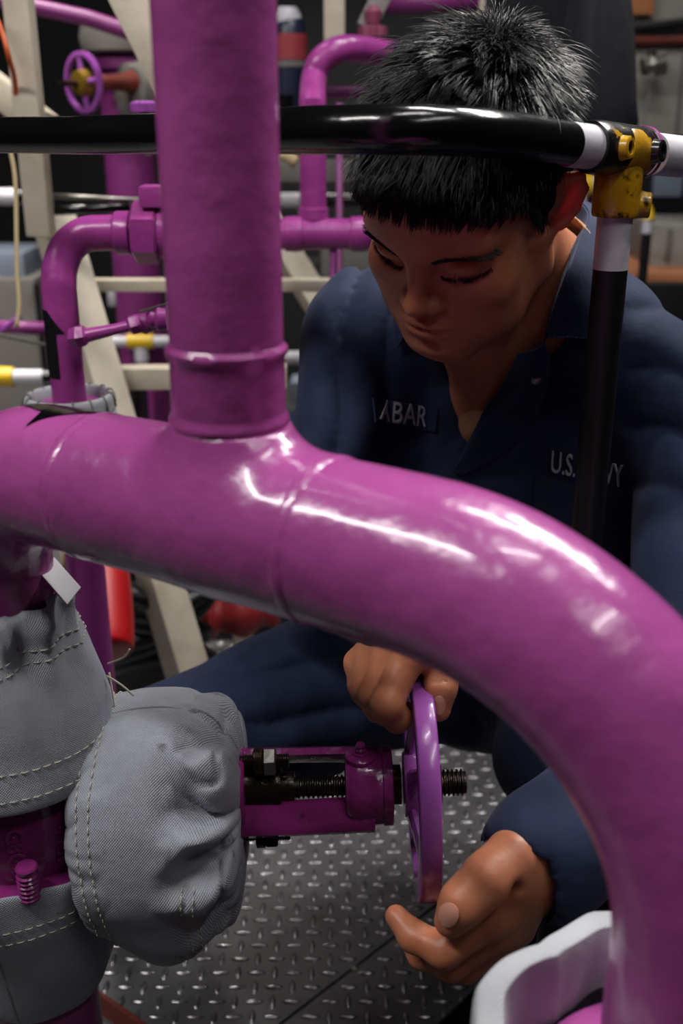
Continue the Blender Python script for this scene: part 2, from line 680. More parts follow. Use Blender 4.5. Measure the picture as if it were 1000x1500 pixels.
zv = z_on(LEGX, LEGY, 1166)
for z in np.linspace(zv + 0.112, zl - RL, 10)[:-1]:
    path.append(Vector((LEGX, LEGY, z)))
for q in np.linspace(0, math.pi / 2, 18):
    c = Vector((LEGX, LEGY, zl - RL)) + U * RL
    path.append(c - U * RL * math.cos(q) + UP * RL * math.sin(q))
T_E, R_E = 0.1871, 0.1797
for t in np.linspace(T_LEG + RL, T_E, 40)[1:]:
    path.append(run_pt(t))
for q in np.linspace(0, math.pi / 2, 44)[1:]:
    path.append(P0 + U * (T_E + R_E * math.sin(q)) - UP * R_E * (1 - math.cos(q)))
ex, ey, ez = path[-1]
for z in np.linspace(ez - 0.02, -0.03, 22):
    path.append(Vector((ex, ey, z)))
main = thing('purple_pipe', 'thick glossy purple pipe bent over in front of everything, with an upright riser welded on', 'pipe', (ex, ey, 0.0))


def lumpy(seed, amp, fs=9.0):
    def f(s, a):
        v = noise.noise(Vector((s * fs + seed, math.cos(a) * 1.2, math.sin(a) * 1.2))) + 0.5 * noise.noise(Vector((s * fs * 3 + seed, math.cos(a) * 3, math.sin(a) * 3)))
        return amp * v
    return f


G().tube(path, PR, 72, disp=lumpy(3.0, 0.007, 30)).build('bent_pipe', M['purple'], main)
# riser
tj = 0.0
for t in np.linspace(-0.15, 0.1, 400):
    if abs(proj(run_pt(t))[0] - 342) < abs(proj(run_pt(tj))[0] - 342):
        tj = t
J = run_pt(tj)


zj = J.z
zw1, zw2 = z_on(J.x, J.y - 0.035, 640), z_on(J.x, J.y - 0.035, 533)
print('ring', zw1 - zj, zw2 - zj)
RR = 0.0334
prof = [(zw1 - zj - 0.006, RR), (zw1 - zj - 0.004, RR + 0.001), (zw1 - zj, RR + 0.0034), (zw1 - zj + 0.003, RR + 0.0032), (zw1 - zj + 0.006, RR + 0.0012)]
z = zw1 - zj + 0.008
while z < zw2 - zj - 0.006:
    prof.append((z, RR + 0.0012))
    z += 0.006
prof += [(zw2 - zj - 0.004, RR + 0.001), (zw2 - zj - 0.001, RR + 0.003), (zw2 - zj + 0.002, RR + 0.003), (zw2 - zj + 0.005, RR + 0.0004)]
z = zw2 - zj + 0.01
while z < 1.75:
    prof.append((z, RR + 0.0004))
    z += 0.03


def weldy(s, a):
    d = min(abs(s - (zw1 - zj)), abs(s - (zw2 - zj + 0.001)))
    k = max(0.0, 1 - d / 0.007)
    v = noise.noise(Vector((math.cos(a) * 5, math.sin(a) * 5, s * 120)))
    w = noise.noise(Vector((math.cos(a) * 1.5, math.sin(a) * 1.5, s * 9 + 4)))
    return 1 + 0.012 * k * v + 0.004 * w


G().lathe(J, UP, prof, 64, rfun=weldy).build('riser', M['purple'], main)
# the tee fitting between the two seams, flowing up into the riser
ts_ = None


def t_at(px):
    ts = np.linspace(-0.2, 0.25, 600)
    return min(ts, key=lambda t: abs(proj(run_pt(t))[0] - px))


tL, tR = t_at(150), t_at(478)
tee_s = SDF()
tt = np.linspace(tL + 0.004, tR - 0.004, 7)
for i in range(6):
    tee_s.rc(run_pt(tt[i]), run_pt(tt[i + 1]), PR + 0.0009, PR + 0.0009, 0.0)
tee_s.rc(J, J + UP * (zw1 - zj - 0.003), RR + 0.0012, RR + 0.0012, 0.03)
# flat ends: the welds cover them
tee_f = lambda P: np.maximum(np.maximum(tee_s(P), (P - np.array(J)) @ np.array(UP) - (zw1 - zj - 0.001)), np.maximum((P - np.array(run_pt(tR))) @ np.array(U), -((P - np.array(run_pt(tL))) @ np.array(U))))
tv, tf = surface_net(tee_f, np.array(J) - [0.14, 0.14, 0.07], np.array(J) + [0.14, 0.14, 0.12], 0.0028)
np_mesh('tee', tv, tf, M['purple'], main, 1)


def weld(t, amp=0.0016, w=0.0038):
    P = [run_pt(t + s) for s in (-2 * w, -w, -w * .4, w * .4, w, 2 * w)]
    return G().tube(P, [PR - 0.001, PR + 0.0006, PR + amp, PR + amp, PR + 0.0006, PR - 0.001], 72, False,
                    lambda s, a: 0.012 * noise.noise(Vector((math.cos(a) * 6, math.sin(a) * 6, t * 50 + s)))).build('weld_seam', M['purple'], main)


weld(t_at(150), 0.0012)
weld(t_at(478), 0.0012)
# black arrow painted over the left bend
pxs = [proj(p)[0] if p.z > zl - 0.03 else -1e3 for p in path]
iA = min(range(10, 60), key=lambda i: abs(pxs[i] - 42))
arc = [0.0]
for i in range(iA, iA + 45):
    arc.append(arc[-1] + (path[i + 1] - path[i]).length)


def on_run(s, a, lift=0.0006):
    """s: metres along the pipe from the arrow's start; a: angle from straight up, positive away from the camera"""
    k = max(i for i in range(len(arc)) if arc[i] <= s)
    p, q = path[iA + k], path[iA + k + 1]
    f = (s - arc[k]) / max(1e-6, (q - p).length)
    T = (path[iA + k + 1] - path[iA + k - 1]).normalized()
    u_ = (UP - T * UP.dot(T)).normalized()
    sd_ = T.cross(u_)
    if sd_.y < 0:
        sd_ = -sd_
    return p.lerp(q, f) + (u_ * math.cos(a) + sd_ * math.sin(a)) * (PR * 1.006 + lift)


n_s = 26
cols = []
for i in range(n_s):
    s = 0.085 * i / (n_s - 1)
    if s < 0.034:
        lo, hi = -0.14 + 0.3 * (1 - s / 0.034) ** 2, 1.5
    else:
        k = (s - 0.034) / 0.051
        lo, hi = -0.52 + 0.8 * k ** 0.7, 1.7 - 0.6 * k
    cols.append([on_run(s, lo + (hi - lo) * j / 11) for j in range(12)])
V = [p for c in cols for p in c]
F = [(i * 12 + j, i * 12 + j + 1, (i + 1) * 12 + j + 1, (i + 1) * 12 + j) for i in range(n_s - 1) for j in range(11)]
G().add(V, F).build('painted_arrow', M['black_gloss'], main, 180, label='black flow arrow painted over the bend')

# ------------------------------------------------------------------ the wrapped valve on the left leg
zv = z_on(LEGX, LEGY, 1166)
V0 = Vector((LEGX, LEGY, zv))
V1 = V0 + Vector((1.0, 0.012, 0.028)) * 0.33
AX = (V1 - V0).normalized()
ALEN = (V1 - V0).length


def s_at(px):
    ss = np.linspace(0, 0.6, 3000)
    X = proj((V0.x + AX.x * ss, V0.y + AX.y * ss, np.full_like(ss, V0.z)))[0]
    return float(ss[np.argmin(abs(X - px))])


BACK = Vector((-AX.y, AX.x, 0))            # level, away from the camera
valve = thing('gate_valve', 'purple gate valve with greasy open yoke and purple handwheel the man is turning', 'valve', (V0.x, V0.y, 0.0))
prof = [(-0.108, 0.052), (-0.07, 0.056), (-0.045, 0.070), (-0.015, 0.077), (0.015, 0.077), (0.045, 0.070), (0.07, 0.056), (0.11, 0.05)]
G().lathe(V0 - UP * 0.0, UP, lerp_prof(prof, 5), 48).build('valve_body', M['purple_old'], valve)
zf = z_on(LEGX, LEGY - 0.0975, 1324) - 0.003
G().lathe(Vector((LEGX, LEGY, zf - 0.018)), UP, [(0, 0.088), (0.002, 0.09), (0.016, 0.09), (0.018, 0.088)], 48).build('flange', M['purple_old'], valve)
lowp = G().tube([Vector((LEGX, LEGY, z)) for z in (0.0, zf * .5, zf - 0.0185)], PR, 48).build('lower_pipe', M['purple'], None, 40)
tag(lowp, 'dark purple pipe going into the deck below the lowest grey pad', 'pipe')
st = at_z(44, 1312, zf)
g = G().thread((st.x, st.y, zf - 0.002), UP, 0.0092, 0.028, 0.0042, 0.0016)
g.lathe((st.x, st.y, zf + 0.0255), UP, [(0, 0.0085), (0.003, 0.0092), (0.0045, 0.008), (0.005, 0.004)], 20)
g.build('flange_stud', M['purple_old'], valve)
# bonnet neck (inside the pad)
G().lathe(V0, AX, [(0.03, 0.05), (0.09, 0.045), (s_at(190), 0.045), (s_at(190) + 0.002, 0.075), (s_at(280), 0.075), (s_at(282), 0.04), (s_at(345), 0.034)], 40).build('bonnet', M['purple_old'], valve)
# yoke: base plate, two arms, boss
s0, s1, s2, s3 = s_at(340), s_at(362), s_at(505), s_at(574)
yoke = G()
yoke.lathe(V0, AX, [(s0, 0.030), (s0 + 0.001, 0.036), (s1 - 0.002, 0.036), (s1, 0.034)], 36)
up_off = (UP * 0.026 + BACK * 0.026)
for sg in (1, -1):
    o = up_off * sg
    tang = AX.cross(o).normalized()
    rad = o.normalized()
    rows = []
    for k, s in enumerate(np.linspace(s0 + 0.002, s2 + (s3 - s2) * 0.62, 14)):
        q = k / 13
        wid = (0.017 if sg > 0 else 0.012) + 0.004 * abs(q - 0.45) * 2
        cen = V0 + AX * s + rad * ((0.029 if sg > 0 else 0.0265) - 0.002 * q)
        th = 0.0055 if sg > 0 else 0.0145
        sec = [(-wid, -th * .6), (-wid * .9, th * .5), (-wid * .45, th), (wid * .45, th), (wid * .9, th * .5), (wid, -th * .6), (wid * .4, -th), (-wid * .4, -th)]
        rows.append([cen + tang * a + rad * b for a, b in sec])
    V = [p for r in rows for p in r]
    F = [(i * 8 + j, (i + 1) * 8 + j, (i + 1) * 8 + (j + 1) % 8, i * 8 + (j + 1) % 8) for i in range(13) for j in range(8)]
    F += [tuple(range(8)), tuple(13 * 8 + j for j in reversed(range(8)))]
    yoke.add(V, F)
bl = s3 - s2
yoke.lathe(V0 + AX * s2, AX, [(0, 0.022), (0.001, 0.030), (0.004, 0.0325), (bl * 0.3, 0.034), (bl * 0.78, 0.033), (bl * 0.80, 0.0345), (bl * 0.98, 0.0345), (bl, 0.032)], 40)
yoke.build('yoke', M['purple_old'], valve)
# grease fitting on the boss
gb = V0 + AX * (s2 + bl * 0.32) + UP * 0.030 - BACK * 0.004
G().lathe(gb, UP, [(-0.004, 0.013), (0.0035, 0.013), (0.005, 0.0115), (0.0055, 0.007), (0.007, 0.0068), (0.0075, 0.0045), (0.010, 0.0048), (0.012, 0.003), (0.0135, 0.0042), (0.0155, 0.0035), (0.0165, 0.001)], 24).build('grease_fitting', M['purple_old'], valve)
# stem with gland
g = G().lathe(V0, AX, [(s1 - 0.002, 0.020), (s1 + 0.03, 0.020), (s1 + 0.031, 0.014), (s_at(432), 0.014), (s_at(433), 0.0085), (s_at(436), 0.0085)], 24)
g.build('gland', M['grease'], valve)
g = G().thread(V0 + AX * s_at(434), AX, 0.0098, s2 - s_at(434) + 0.01, 0.0042, 0.002)
stem = g.build('stem', M['grease'], valve)
G().lathe(V0 + AX * (s3 - 0.002), AX, [(0, 0.017), (s_at(590) - s3, 0.017)], 24).build('spacer', M['grease'], stem)
G().lathe(V0, AX, [(s_at(634), 0.019), (s_at(640), 0.020), (s_at(645), 0.018), (s_at(646), 0.011)], 6).build('wheel_nut', M['grease'], stem, 30)
G().thread(V0 + AX * s_at(640), AX, 0.0115, s_at(681) - s_at(640), 0.0038, 0.0022).build('stem_end', M['grease'], stem)
# gland studs with nuts: upper front one and lower one
for k, off in enumerate((UP * 0.030 - BACK * 0.004, UP * -0.046 - BACK * 0.002)):
    b = V0 + off
    stud = G().thread(b + AX * (s1 - 0.012), AX, 0.0068, s_at(424) - s1 + 0.012, 0.0022, 0.001, 18).build('gland_stud', M['grease'], valve)
    G().hexnut(b + AX * s_at(388), AX, 0.0125, s_at(406) - s_at(388)).build('nut', M['steel'] if k == 0 else M['grease'], stud, 30)
    G().lathe(b + AX * s_at(373), AX, [(0, 0.0095), (0.001, 0.0125), (0.008, 0.0125), (s_at(388) - s_at(373), 0.0105)], 20).build('collar', M['grease'], stud)
# cast marks on the body: small raised rolls, as worn and painted over as they are in the photograph
def cast_text(txt, px, py, size):
    cu = bpy.data.curves.new('cast_mark', 'FONT')
    cu.body = txt
    cu.size = size
    cu.extrude = 0.0022
    cu.bevel_depth = 0.0006
    cu.align_x = 'CENTER'
    cu.align_y = 'CENTER'
    tmp = bpy.data.objects.new('tmp_text', cu)
    COL.objects.link(tmp)
    dg = bpy.context.evaluated_depsgraph_get()
    me = bpy.data.meshes.new_from_object(tmp.evaluated_get(dg))
    bpy.data.objects.remove(tmp)
    return me


def body_hit(px, py, cx, cy, r):
    """point where the line of sight meets the upright cylinder"""
    d0, d1 = 0.4, 1.1
    best = None
    for d in np.linspace(d0, d1, 1400):
        p = at(px, py, d)
        if math.hypot(p.x - cx, p.y - cy) <= r:
            best = p
            break
    return best


def place_text(me, name, p, normal, updir, material, parent):
    zx = normal.normalized()
    y = (updir - zx * updir.dot(zx)).normalized()
    x = y.cross(zx)
    R = Matrix((x, y, zx)).transposed().to_4x4()
    R.translation = p
    me.transform(R)
    off = world_loc(parent)
    me.transform(Matrix.Translation(-off))
    me.materials.clear()
    me.materials.append(material)
    o = bpy.data.objects.new(name, me)
    COL.objects.link(o)
    o.parent = parent
    return o


for txt, px, py in (('W3I', 90, 1232), ('G8O', 22, 1242)):
    p = body_hit(px, py, LEGX, LEGY, 0.0765)
    if p:
        nrm = Vector((p.x - LEGX, p.y - LEGY, 0))
        side = Vector((-nrm.y, nrm.x, 0))
        place_text(cast_text(txt, px, py, 0.019), 'cast_mark', p, nrm, side, M['purple_old'], valve)
# handwheel: rim, spokes, hub; a part with sub-parts
W = V0 + AX * s_at(617)
RW = 0.0985
tilt = Matrix.Rotation(math.radians(0.0), 3, BACK)
WA = tilt @ AX
hw = 0.0088
prof = [(-hw, RW - 0.019), (-hw, RW - 0.0016), (-hw * .93, RW - 0.0006), (-hw * .8, RW), (hw * .8, RW), (hw * .93, RW - 0.0006), (hw, RW - 0.0016), (hw, RW - 0.019), (hw * .5, RW - 0.0215), (-hw * .5, RW - 0.0215), (-hw, RW - 0.019)]
wheel = G().lathe(W, WA, prof, 96, False).build('handwheel', M['lilac'], valve)
hub0 = -(s_at(617) - s_at(589))
g = G().lathe(W, WA, [(hub0, 0.0185), (hub0 + 0.001, 0.0275), (hub0 + 0.004, 0.029), (-0.001, 0.029), (0.004, 0.026), (0.006, 0.012)], 36)
g.build('hub', M['lilac'], wheel)
y0 = (UP - WA * UP.dot(WA)).normalized()
x0 = y0.cross(WA)
for k in range(5):
    a = 2 * math.pi * (k + 0.32) / 5
    rdir = y0 * math.cos(a) + x0 * math.sin(a)
    td = WA.cross(rdir)
    rows = []
    for j in range(7):
        q = j / 6
        c = W + rdir * (0.024 + (RW - 0.040) * q) + WA * (hub0 * 0.55 * (1 - q) ** 1.5 - 0.001)
        w = 0.011 - 0.004 * math.sin(q * math.pi)
        t = 0.0048
        rows.append([c + td * a_ + WA * b_ for a_, b_ in ((-w, -t * .3), (-w * .6, -t), (w * .6, -t), (w, -t * .3), (w, t * .3), (w * .6, t), (-w * .6, t), (-w, t * .3))])
    V = [p for r in rows for p in r]
    F = [(i * 8 + j, (i + 1) * 8 + j, (i + 1) * 8 + (j + 1) % 8, i * 8 + (j + 1) % 8) for i in range(6) for j in range(8)]
    G().add(V, F).build('spoke', M['lilac'], wheel)


# ------------------------------------------------------------------ insulation pads (grey coated cloth)
def fold(seed, fa, amp, sh=1.0):
    def f(x, a):
        v = noise.noise(Vector((math.cos(a) * fa + seed, math.sin(a) * fa, x * 3)))
        return amp * (1 - abs(v) * 2.2) * sh
    return f


def pad_mesh(o, axis, prof, rfun, n=180, per=8, wob=None):
    return G().lathe(o, axis, lerp_prof(prof, per), n, False, rfun=rfun)


def dashes(pts, normal_of, w=0.0008, h=0.0006, on=0.006, off=0.0028):
    """stitches laid along a polyline on the cloth"""
    gg = G()
    P = [Vector(p) for p in pts]
    acc, pos = 0.0, 0
    L = [0.0]
    for i in range(1, len(P)):
        L.append(L[-1] + (P[i] - P[i - 1]).length)

    def pt(s):
        for i in range(1, len(P)):
            if L[i] >= s:
                k = (s - L[i - 1]) / max(1e-9, L[i] - L[i - 1])
                return P[i - 1].lerp(P[i], k)
        return P[-1]
    s = 0.0
    while s + on < L[-1]:
        a, m, b = pt(s), pt(s + on / 2), pt(s + on)
        na = normal_of(m)
        gg.tube([a, m + na * h, b], [w * .5, w * .6, w * .5], 5)
        s += on + off
    return gg


def ring_point(o, ax, s, a, r):
    o, ax = Vector(o), Vector(ax).normalized()
    up = Vector((0, 0, 1)) if abs(ax.z) < 0.9 else Vector((0, -1, 0))
    y = (up - ax * up.dot(ax)).normalized()
    x = y.cross(ax)
    return o + ax * s + (y * math.cos(a) + x * math.sin(a)) * r, (y * math.cos(a) + x * math.sin(a))


def prof_r(pr, s):
    for i in range(1, len(pr)):
        if pr[i][0] >= s:
            k = (s - pr[i - 1][0]) / max(1e-9, pr[i][0] - pr[i - 1][0])
            return pr[i - 1][1] + (pr[i][1] - pr[i - 1][1]) * k
    return pr[-1][1]


def stitches(root, o, ax, profile, rfun, svals, a0, a1, wobble=0.0, name='stitching', per=8):
    pr = lerp_prof(profile, per)
    for s in svals:
        pts = []
        for k in range(160):
            a = a0 + (a1 - a0) * k / 159
            ss = s + wobble * math.sin(a * 3.1 + s * 40)
            r = prof_r(pr, ss) * rfun(ss, a) + 0.0006
            pts.append(ring_point(o, ax, ss, a, r)[0])
        oo = Vector(o)
        axn = Vector(ax).normalized()
        dashes(pts, lambda p: ((p - oo) - axn * (p - oo).dot(axn)).normalized()).build(name, M['thread'], root, 180, kind='stuff')


# pad over the upper flange: a flaring skirt
zt = z_on(LEGX, LEGY, 872)
zh = z_on(LEGX, LEGY, 1100)
hA = zt - zh
AO = Vector((LEGX, LEGY, zt))
profA = [(-0.004, 0.0535), (0.002, 0.058), (0.012, 0.060), (0.03, 0.064), (0.05, 0.071), (0.085, 0.082), (0.115, 0.0895), (hA - 0.012, 0.0945), (hA - 0.001, 0.0945), (hA, 0.090), (hA - 0.01, 0.086), (hA - 0.05, 0.078)]


def rA(s, a):
    k = math.exp(-max(0, s) / 0.045)
    v = noise.noise(Vector((math.cos(a) * 2.6 + 5, math.sin(a) * 2.6, s * 16)))
    w = noise.noise(Vector((math.cos(a) * 1.0 + 9, math.sin(a) * 1.0, s * 9)))
    g1 = math.sin(a * 9 + 3 * w)
    dm = 0.0
    for a0, s0_, dep, wa, ws in ((0.62, 0.030, -0.17, 0.17, 0.016), (0.20, 0.022, -0.13, 0.12, 0.014), (0.42, 0.018, 0.10, 0.12, 0.016), (0.95, 0.010, 0.10, 0.25, 0.014), (-0.25, 0.03, -0.10, 0.12, 0.02)):
        dm += dep * math.exp(-((a - a0 + (0 if a < 4 else -2 * math.pi)) / wa) ** 2 - ((s - s0_) / ws) ** 2) if a < 4 or a0 > 0 else dep * math.exp(-((a - 2 * math.pi - a0) / wa) ** 2 - ((s - s0_) / ws) ** 2)
    return 1 + dm + 0.11 * k * g1 * (0.5 + v) + 0.16 * k * v + 0.035 * w + 0.004 * noise.noise(Vector((math.cos(a) * 7, math.sin(a) * 7, s * 60)))


padA = thing('insulation_pad', 'grey cloth insulation pad laced like a skirt round the upper flange, card stuck behind it', 'insulation pad', (LEGX, LEGY, zh), 'grey insulation pads on the valve')
pad_mesh(AO, -UP, profA, rA).build('pad_cover', M['pad'], padA, 180)
stitches(padA, AO, -UP, profA, rA, (hA - 0.034, hA - 0.013), 0, 2 * math.pi)
stitches(padA, AO, -UP, profA, rA, (0.030, 0.040), 0, 2 * math.pi, 0.004)
# loose lacing wires at the pad's right edge
for pts in (((158, 972, .90), (172, 967, .89), (183, 961, .885), (190, 951, .88)), ((156, 990, .90), (168, 997, .89), (181, 1006, .885), (196, 1019, .885)), ((160, 985, .90), (164, 1010, .90), (168, 1035, .90), (171, 1044, .90))):
    P = catmull([at(*p) for p in pts], 6)
    G().tube(P, 0.0009, 6).build('lacing_cord', M['thread'], padA, 180)
# pad over the lower flange: a bowl
zc = z_on(LEGX, LEGY, 1240)
zc2 = z_on(LEGX, LEGY, 1428)
hC = zc - zc2
CO = Vector((LEGX, LEGY, zf + 0.004))
hC = zf + 0.004 - zc2
profC = [(0.012, 0.088), (0.0, 0.094), (0.003, 0.0975), (0.02, 0.0975), (0.045, 0.0955), (0.075, 0.087), (hC - 0.015, 0.065), (hC - 0.003, 0.0565), (hC, 0.0535), (hC - 0.004, 0.0515)]


def rC(s, a):
    v = noise.noise(Vector((math.cos(a) * 1.6 + 2, math.sin(a) * 1.6, s * 10)))
    k = math.exp(-max(0, s) / 0.05)
    w = noise.noise(Vector((math.cos(a) * 3.0 + 7, math.sin(a) * 3.0, s * 14)))
    return 1 + 0.06 * v + 0.10 * k * w


padC = thing('insulation_pad', 'grey cloth insulation pad hanging like a bowl under the lower flange', 'insulation pad', (LEGX, LEGY, zc2), 'grey insulation pads on the valve')
pad_mesh(CO, -UP, profC, rC).build('pad_cover', M['pad'], padC, 180)
stitches(padC, CO, -UP, profC, rC, (0.030, 0.043), 0, 2 * math.pi, 0.003)
# pad over the bonnet: a lumpy drum along the stem
b0, b1 = s_at(126), s_at(360)
bL = b1 - b0
BO = V0 + AX * b0 - UP * 0.016
profB = [(0.004, 0.05), (0.0, 0.070), (0.002, 0.086), (0.010, 0.098), (0.026, 0.104), (bL * .40, 0.108), (bL * .62, 0.106), (bL * .74, 0.1), (bL * .86, 0.094), (bL * .95, 0.080), (bL * .99, 0.054), (bL * .985, 0.036), (bL * .93, 0.034)]


def rB(s, a):
    u = s / bL
    v = noise.noise(Vector((math.cos(a) * 1.5 + 3, math.sin(a) * 1.5, s * 10)))
    w = noise.noise(Vector((math.cos(a) * 3.2 + 8, math.sin(a) * 3.2, s * 20)))
    x = noise.noise(Vector((math.cos(a) * 2.0 + 1, math.sin(a) * 2.0, s * 34)))
    kr = max(0.0, (u - 0.55) / 0.45)
    kl = math.exp(-max(0, u) / 0.14)
    bump = 0

    def ad(x):
        return math.atan2(math.sin(x), math.cos(x))
    # hanging corner at the bottom, flattened top
    q = abs(ad(a + 2.62)) / 0.55
    bump += 0.27 * max(0.0, 1 - q) * math.exp(-((u - 0.50) / 0.34) ** 2)
    bump -= 0.05 * math.exp(-(ad(a - 0.0) / 0.6) ** 2)
    # deep gathers towards the yoke
    for a0, k_, dep, wd in ((-0.20, 0.3, 0.13, 0.20), (-0.95, -0.5, 0.24, 0.17), (-1.45, 0.6, 0.17, 0.13), (-2.05, 0.2, 0.20, 0.18), (-2.9, 0.0, 0.13, 0.2), (0.8, 0, 0.14, 0.2), (1.7, 0, 0.14, 0.2)):
        st_ = 0.50 if dep > 0.15 else 0.62
        kk_ = min(1.0, max(0.0, (u - st_) / 0.30))
        dd_ = ad(a - a0 - k_ * (u - 0.8) - 0.25 * x) / wd
        bump -= dep * kk_ * kk_ * (3 - 2 * kk_) * math.exp(-abs(dd_) ** 1.4)
        bump += dep * 0.45 * kk_ * math.exp(-((abs(dd_) - 1.8) / 0.8) ** 2)
    # small wrinkles on the valve side
    bump += 0.050 * kl * math.sin(a * 13 + 4 * w) * (0.6 + 0.8 * v)
    rg = abs(noise.noise(Vector((math.cos(a) * 4 + 2, math.sin(a) * 4, s * 32 + 3))))
    return 1 + 0.06 * v + 0.05 * kr * w + 0.05 * kl * x + bump - 0.10 * (kr + 0.5 * kl) * (max(0.0, 0.22 - rg) / 0.22) ** 1.5


padB = thing('insulation_pad', 'baggy grey cloth insulation pad bundled round the bonnet beside the yoke', 'insulation pad', (BO.x + AX.x * bL / 2, BO.y + AX.y * bL / 2, zv - 0.125), 'grey insulation pads on the valve')
pad_mesh(BO, AX, profB, rB, 220, 10).build('pad_cover', M['pad'], padB, 180)
stitches(padB, BO, AX, profB, rB, (0.016, 0.027), 0, 2 * math.pi, 0.002, per=10)
stitches(padB, BO, AX, profB, rB, (bL * .70, bL * .76), math.pi * 0.75, math.pi * 1.5, 0.004, per=10)
# white card stuck behind the upper pad
ca, cb, cc, cd = at(79, 817, .865), at(118, 861, .84), at(98, 886, .805), at(60, 858, .83)
cd = ca + cc - cb
nn = (cb - ca).cross(cd - ca).normalized() * 0.0006
card = G().add([ca + nn, cb + nn, cc + nn, cd + nn, ca - nn, cb - nn, cc - nn, cd - nn], [(0, 1, 2, 3), (7, 6, 5, 4), (0, 4, 5, 1), (1, 5, 6, 2), (2, 6, 7, 3), (3, 7, 4, 0)]).build('white_card', M['paper'], None, 0)
tag(card, 'blank white card tucked between purple bend and upper grey pad', 'card')

# right leg: flange and its open cloth pad at the lower right
rl = thing('pipe_flange', 'purple flange on the right leg of the big pipe, inside an open grey pad', 'flange', (ex, ey, 0.5))
zr = 0.545
G().lathe((ex, ey, zr - 0.02), UP, [(0, 0.088), (0.002, 0.0905), (0.018, 0.0905), (0.02, 0.088), (0.021, 0.060), (0.034, 0.054), (0.042, 0.0512)], 56).build('flange_ring', M['purple'], rl)
for k in range(8):
    a = 2 * math.pi * (k + .3) / 8
    b = Vector((ex + 0.075 * math.cos(a), ey + 0.075 * math.sin(a), zr))
    bo = G().hexnut(b, UP, 0.010, 0.009)
    bo.lathe(b + UP * 0.008, UP, [(0, 0.006), (0.007, 0.006), (0.008, 0.005)], 14)
    bo.build('bolt', M['purple'], rl, 30)
padD = thing('insulation_pad', 'open pale grey pad with a folded rim round the flange at lower right', 'insulation pad', (ex, ey, 0.46))
DO = Vector((ex, ey, 0.590))
profD = [(0.05, 0.098), (0.02, 0.0995), (0.004, 0.1015), (0.0, 0.104), (0.0005, 0.1145), (0.005, 0.1195), (0.02, 0.1215), (0.05, 0.122), (0.10, 0.115), (0.15, 0.09), (0.16, 0.058)]


def rD(s, a):
    v = noise.noise(Vector((math.cos(a) * 2.3 + 11, math.sin(a) * 2.3, s * 8)))
    w = noise.noise(Vector((math.cos(a) * 5 + 1, math.sin(a) * 5, s * 22)))
    tri = abs(((a * 7 / (2 * math.pi) + 0.25) % 1.0) * 2 - 1)
    return 1 + 0.05 * v + 0.022 * w + 0.075 * (tri - 0.5)


g = pad_mesh(DO, -UP, profD, rD)
for i, p in enumerate(g.v):                       # sagging rim
    an = math.atan2(p[1] - ey, p[0] - ex)
    k = max(0, min(1, (p[2] - 0.54) / 0.085))
    g.v[i] = (p[0], p[1], p[2] + k * 0.007 * math.cos(an * 7 + 1.3) + k * 0.022 * noise.noise(Vector((math.cos(an) * 2.2 + 3, math.sin(an) * 2.2, 0.5))))
g.build('pad_cover', M['pad_white'], padD, 180)

# ------------------------------------------------------------------ the handrail
hr = thing('handrail', 'black pipe handrail bowed round the space, white banded with a chipped yellow tee', 'handrail', (0, 0.8, 0))
RA = 0.0170
rail_px = [(-150, 199, 1.19), (0, 198, 1.06), (120, 198, .985), (235, 196, .925), (330, 194, .86), (420, 191.5, .80), (500, 190, .758), (580, 190, .740), (660, 192, .746), (740, 198, .775), (830, 211, .83), (900, 219.5, .87), (1000, 230, .93), (1150, 246, 1.03)]
ctrl = [at(*p) for p in rail_px]
pp = catmull(ctrl, 10)
i_w0 = 100                                     # the sample at x=830 starts the white band
i_w1 = 107
G().tube(pp[:i_w0 + 1], RA, 36).build('rail', M['black_gloss'], hr)
G().tube(pp[i_w0:i_w1 + 1], RA + 0.0002, 36).build('white_band', M['white_band'], hr, label='white painted band on the rail left of the tee')
q0, q1 = pp[i_w1 - 3], pp[118]
tdir = (q1 - q0).normalized()
G().tube(pp[116:], RA * 1.02, 36).build('white_rail', M['white_band'], hr, label='white painted rail right of the tee')
# tee
te0 = pp[104] + tdir * 0.004
tl = 0.071
RT = 0.0205
tee = G().lathe(te0, tdir, [(0, RA), (0.0, RT * .97), (0.002, RT), (0.012, RT + 0.0008), (tl - 0.012, RT + 0.0002), (tl - 0.002, RT - 0.0008), (tl, RT - 0.002), (tl, RA)], 40, False).build('tee_fitting', M['black_chipped'], hr)
tcen = None
for s in np.linspace(0, tl, 200):
    if abs(proj(te0 + tdir * s)[0] - 908) < 1.5:
        tcen = te0 + tdir * s
if tcen is None:
    tcen = te0 + tdir * 0.03
RB = 0.0198
sock = G().lathe(tcen, -UP, [(0.006, RB - 0.004), (0.014, RB - 0.001), (0.02, RB), (0.050, RB + 0.0003), (0.0525, RB - 0.0005), (0.053, RB - 0.003)], 40, False)
# webbing wrapping the front of the run down into the socket
V, F = [], []
na, ns_ = 25, 12
side = tdir
front = Vector((-tdir.y, tdir.x, 0))
front = -front if front.y > 0 else front
for i in range(na):
    t = i / (na - 1)
    th = -0.9 + 2.5 * t                     # angle round the run, 0 = front, positive = down
    for j in range(ns_):
        sx = -1 + 2 * j / (ns_ - 1)
        half = 0.017 + 0.006 * max(0, t - .4) if t > .35 else 0.010 + 0.02 * t
        p = tcen + side * (sx * half + 0.001) + (front * math.cos(th) - UP * math.sin(th)) * (RT + 0.0012 * (1 - sx * sx))
        V.append(p)
for i in range(na - 1):
    for j in range(ns_ - 1):
        F.append((i * ns_ + j, (i + 1) * ns_ + j, (i + 1) * ns_ + j + 1, i * ns_ + j + 1))
sock.add(V, F)
sock.build('post_socket', M['yellow'], tee, label='chipped yellow downward socket of the tee')


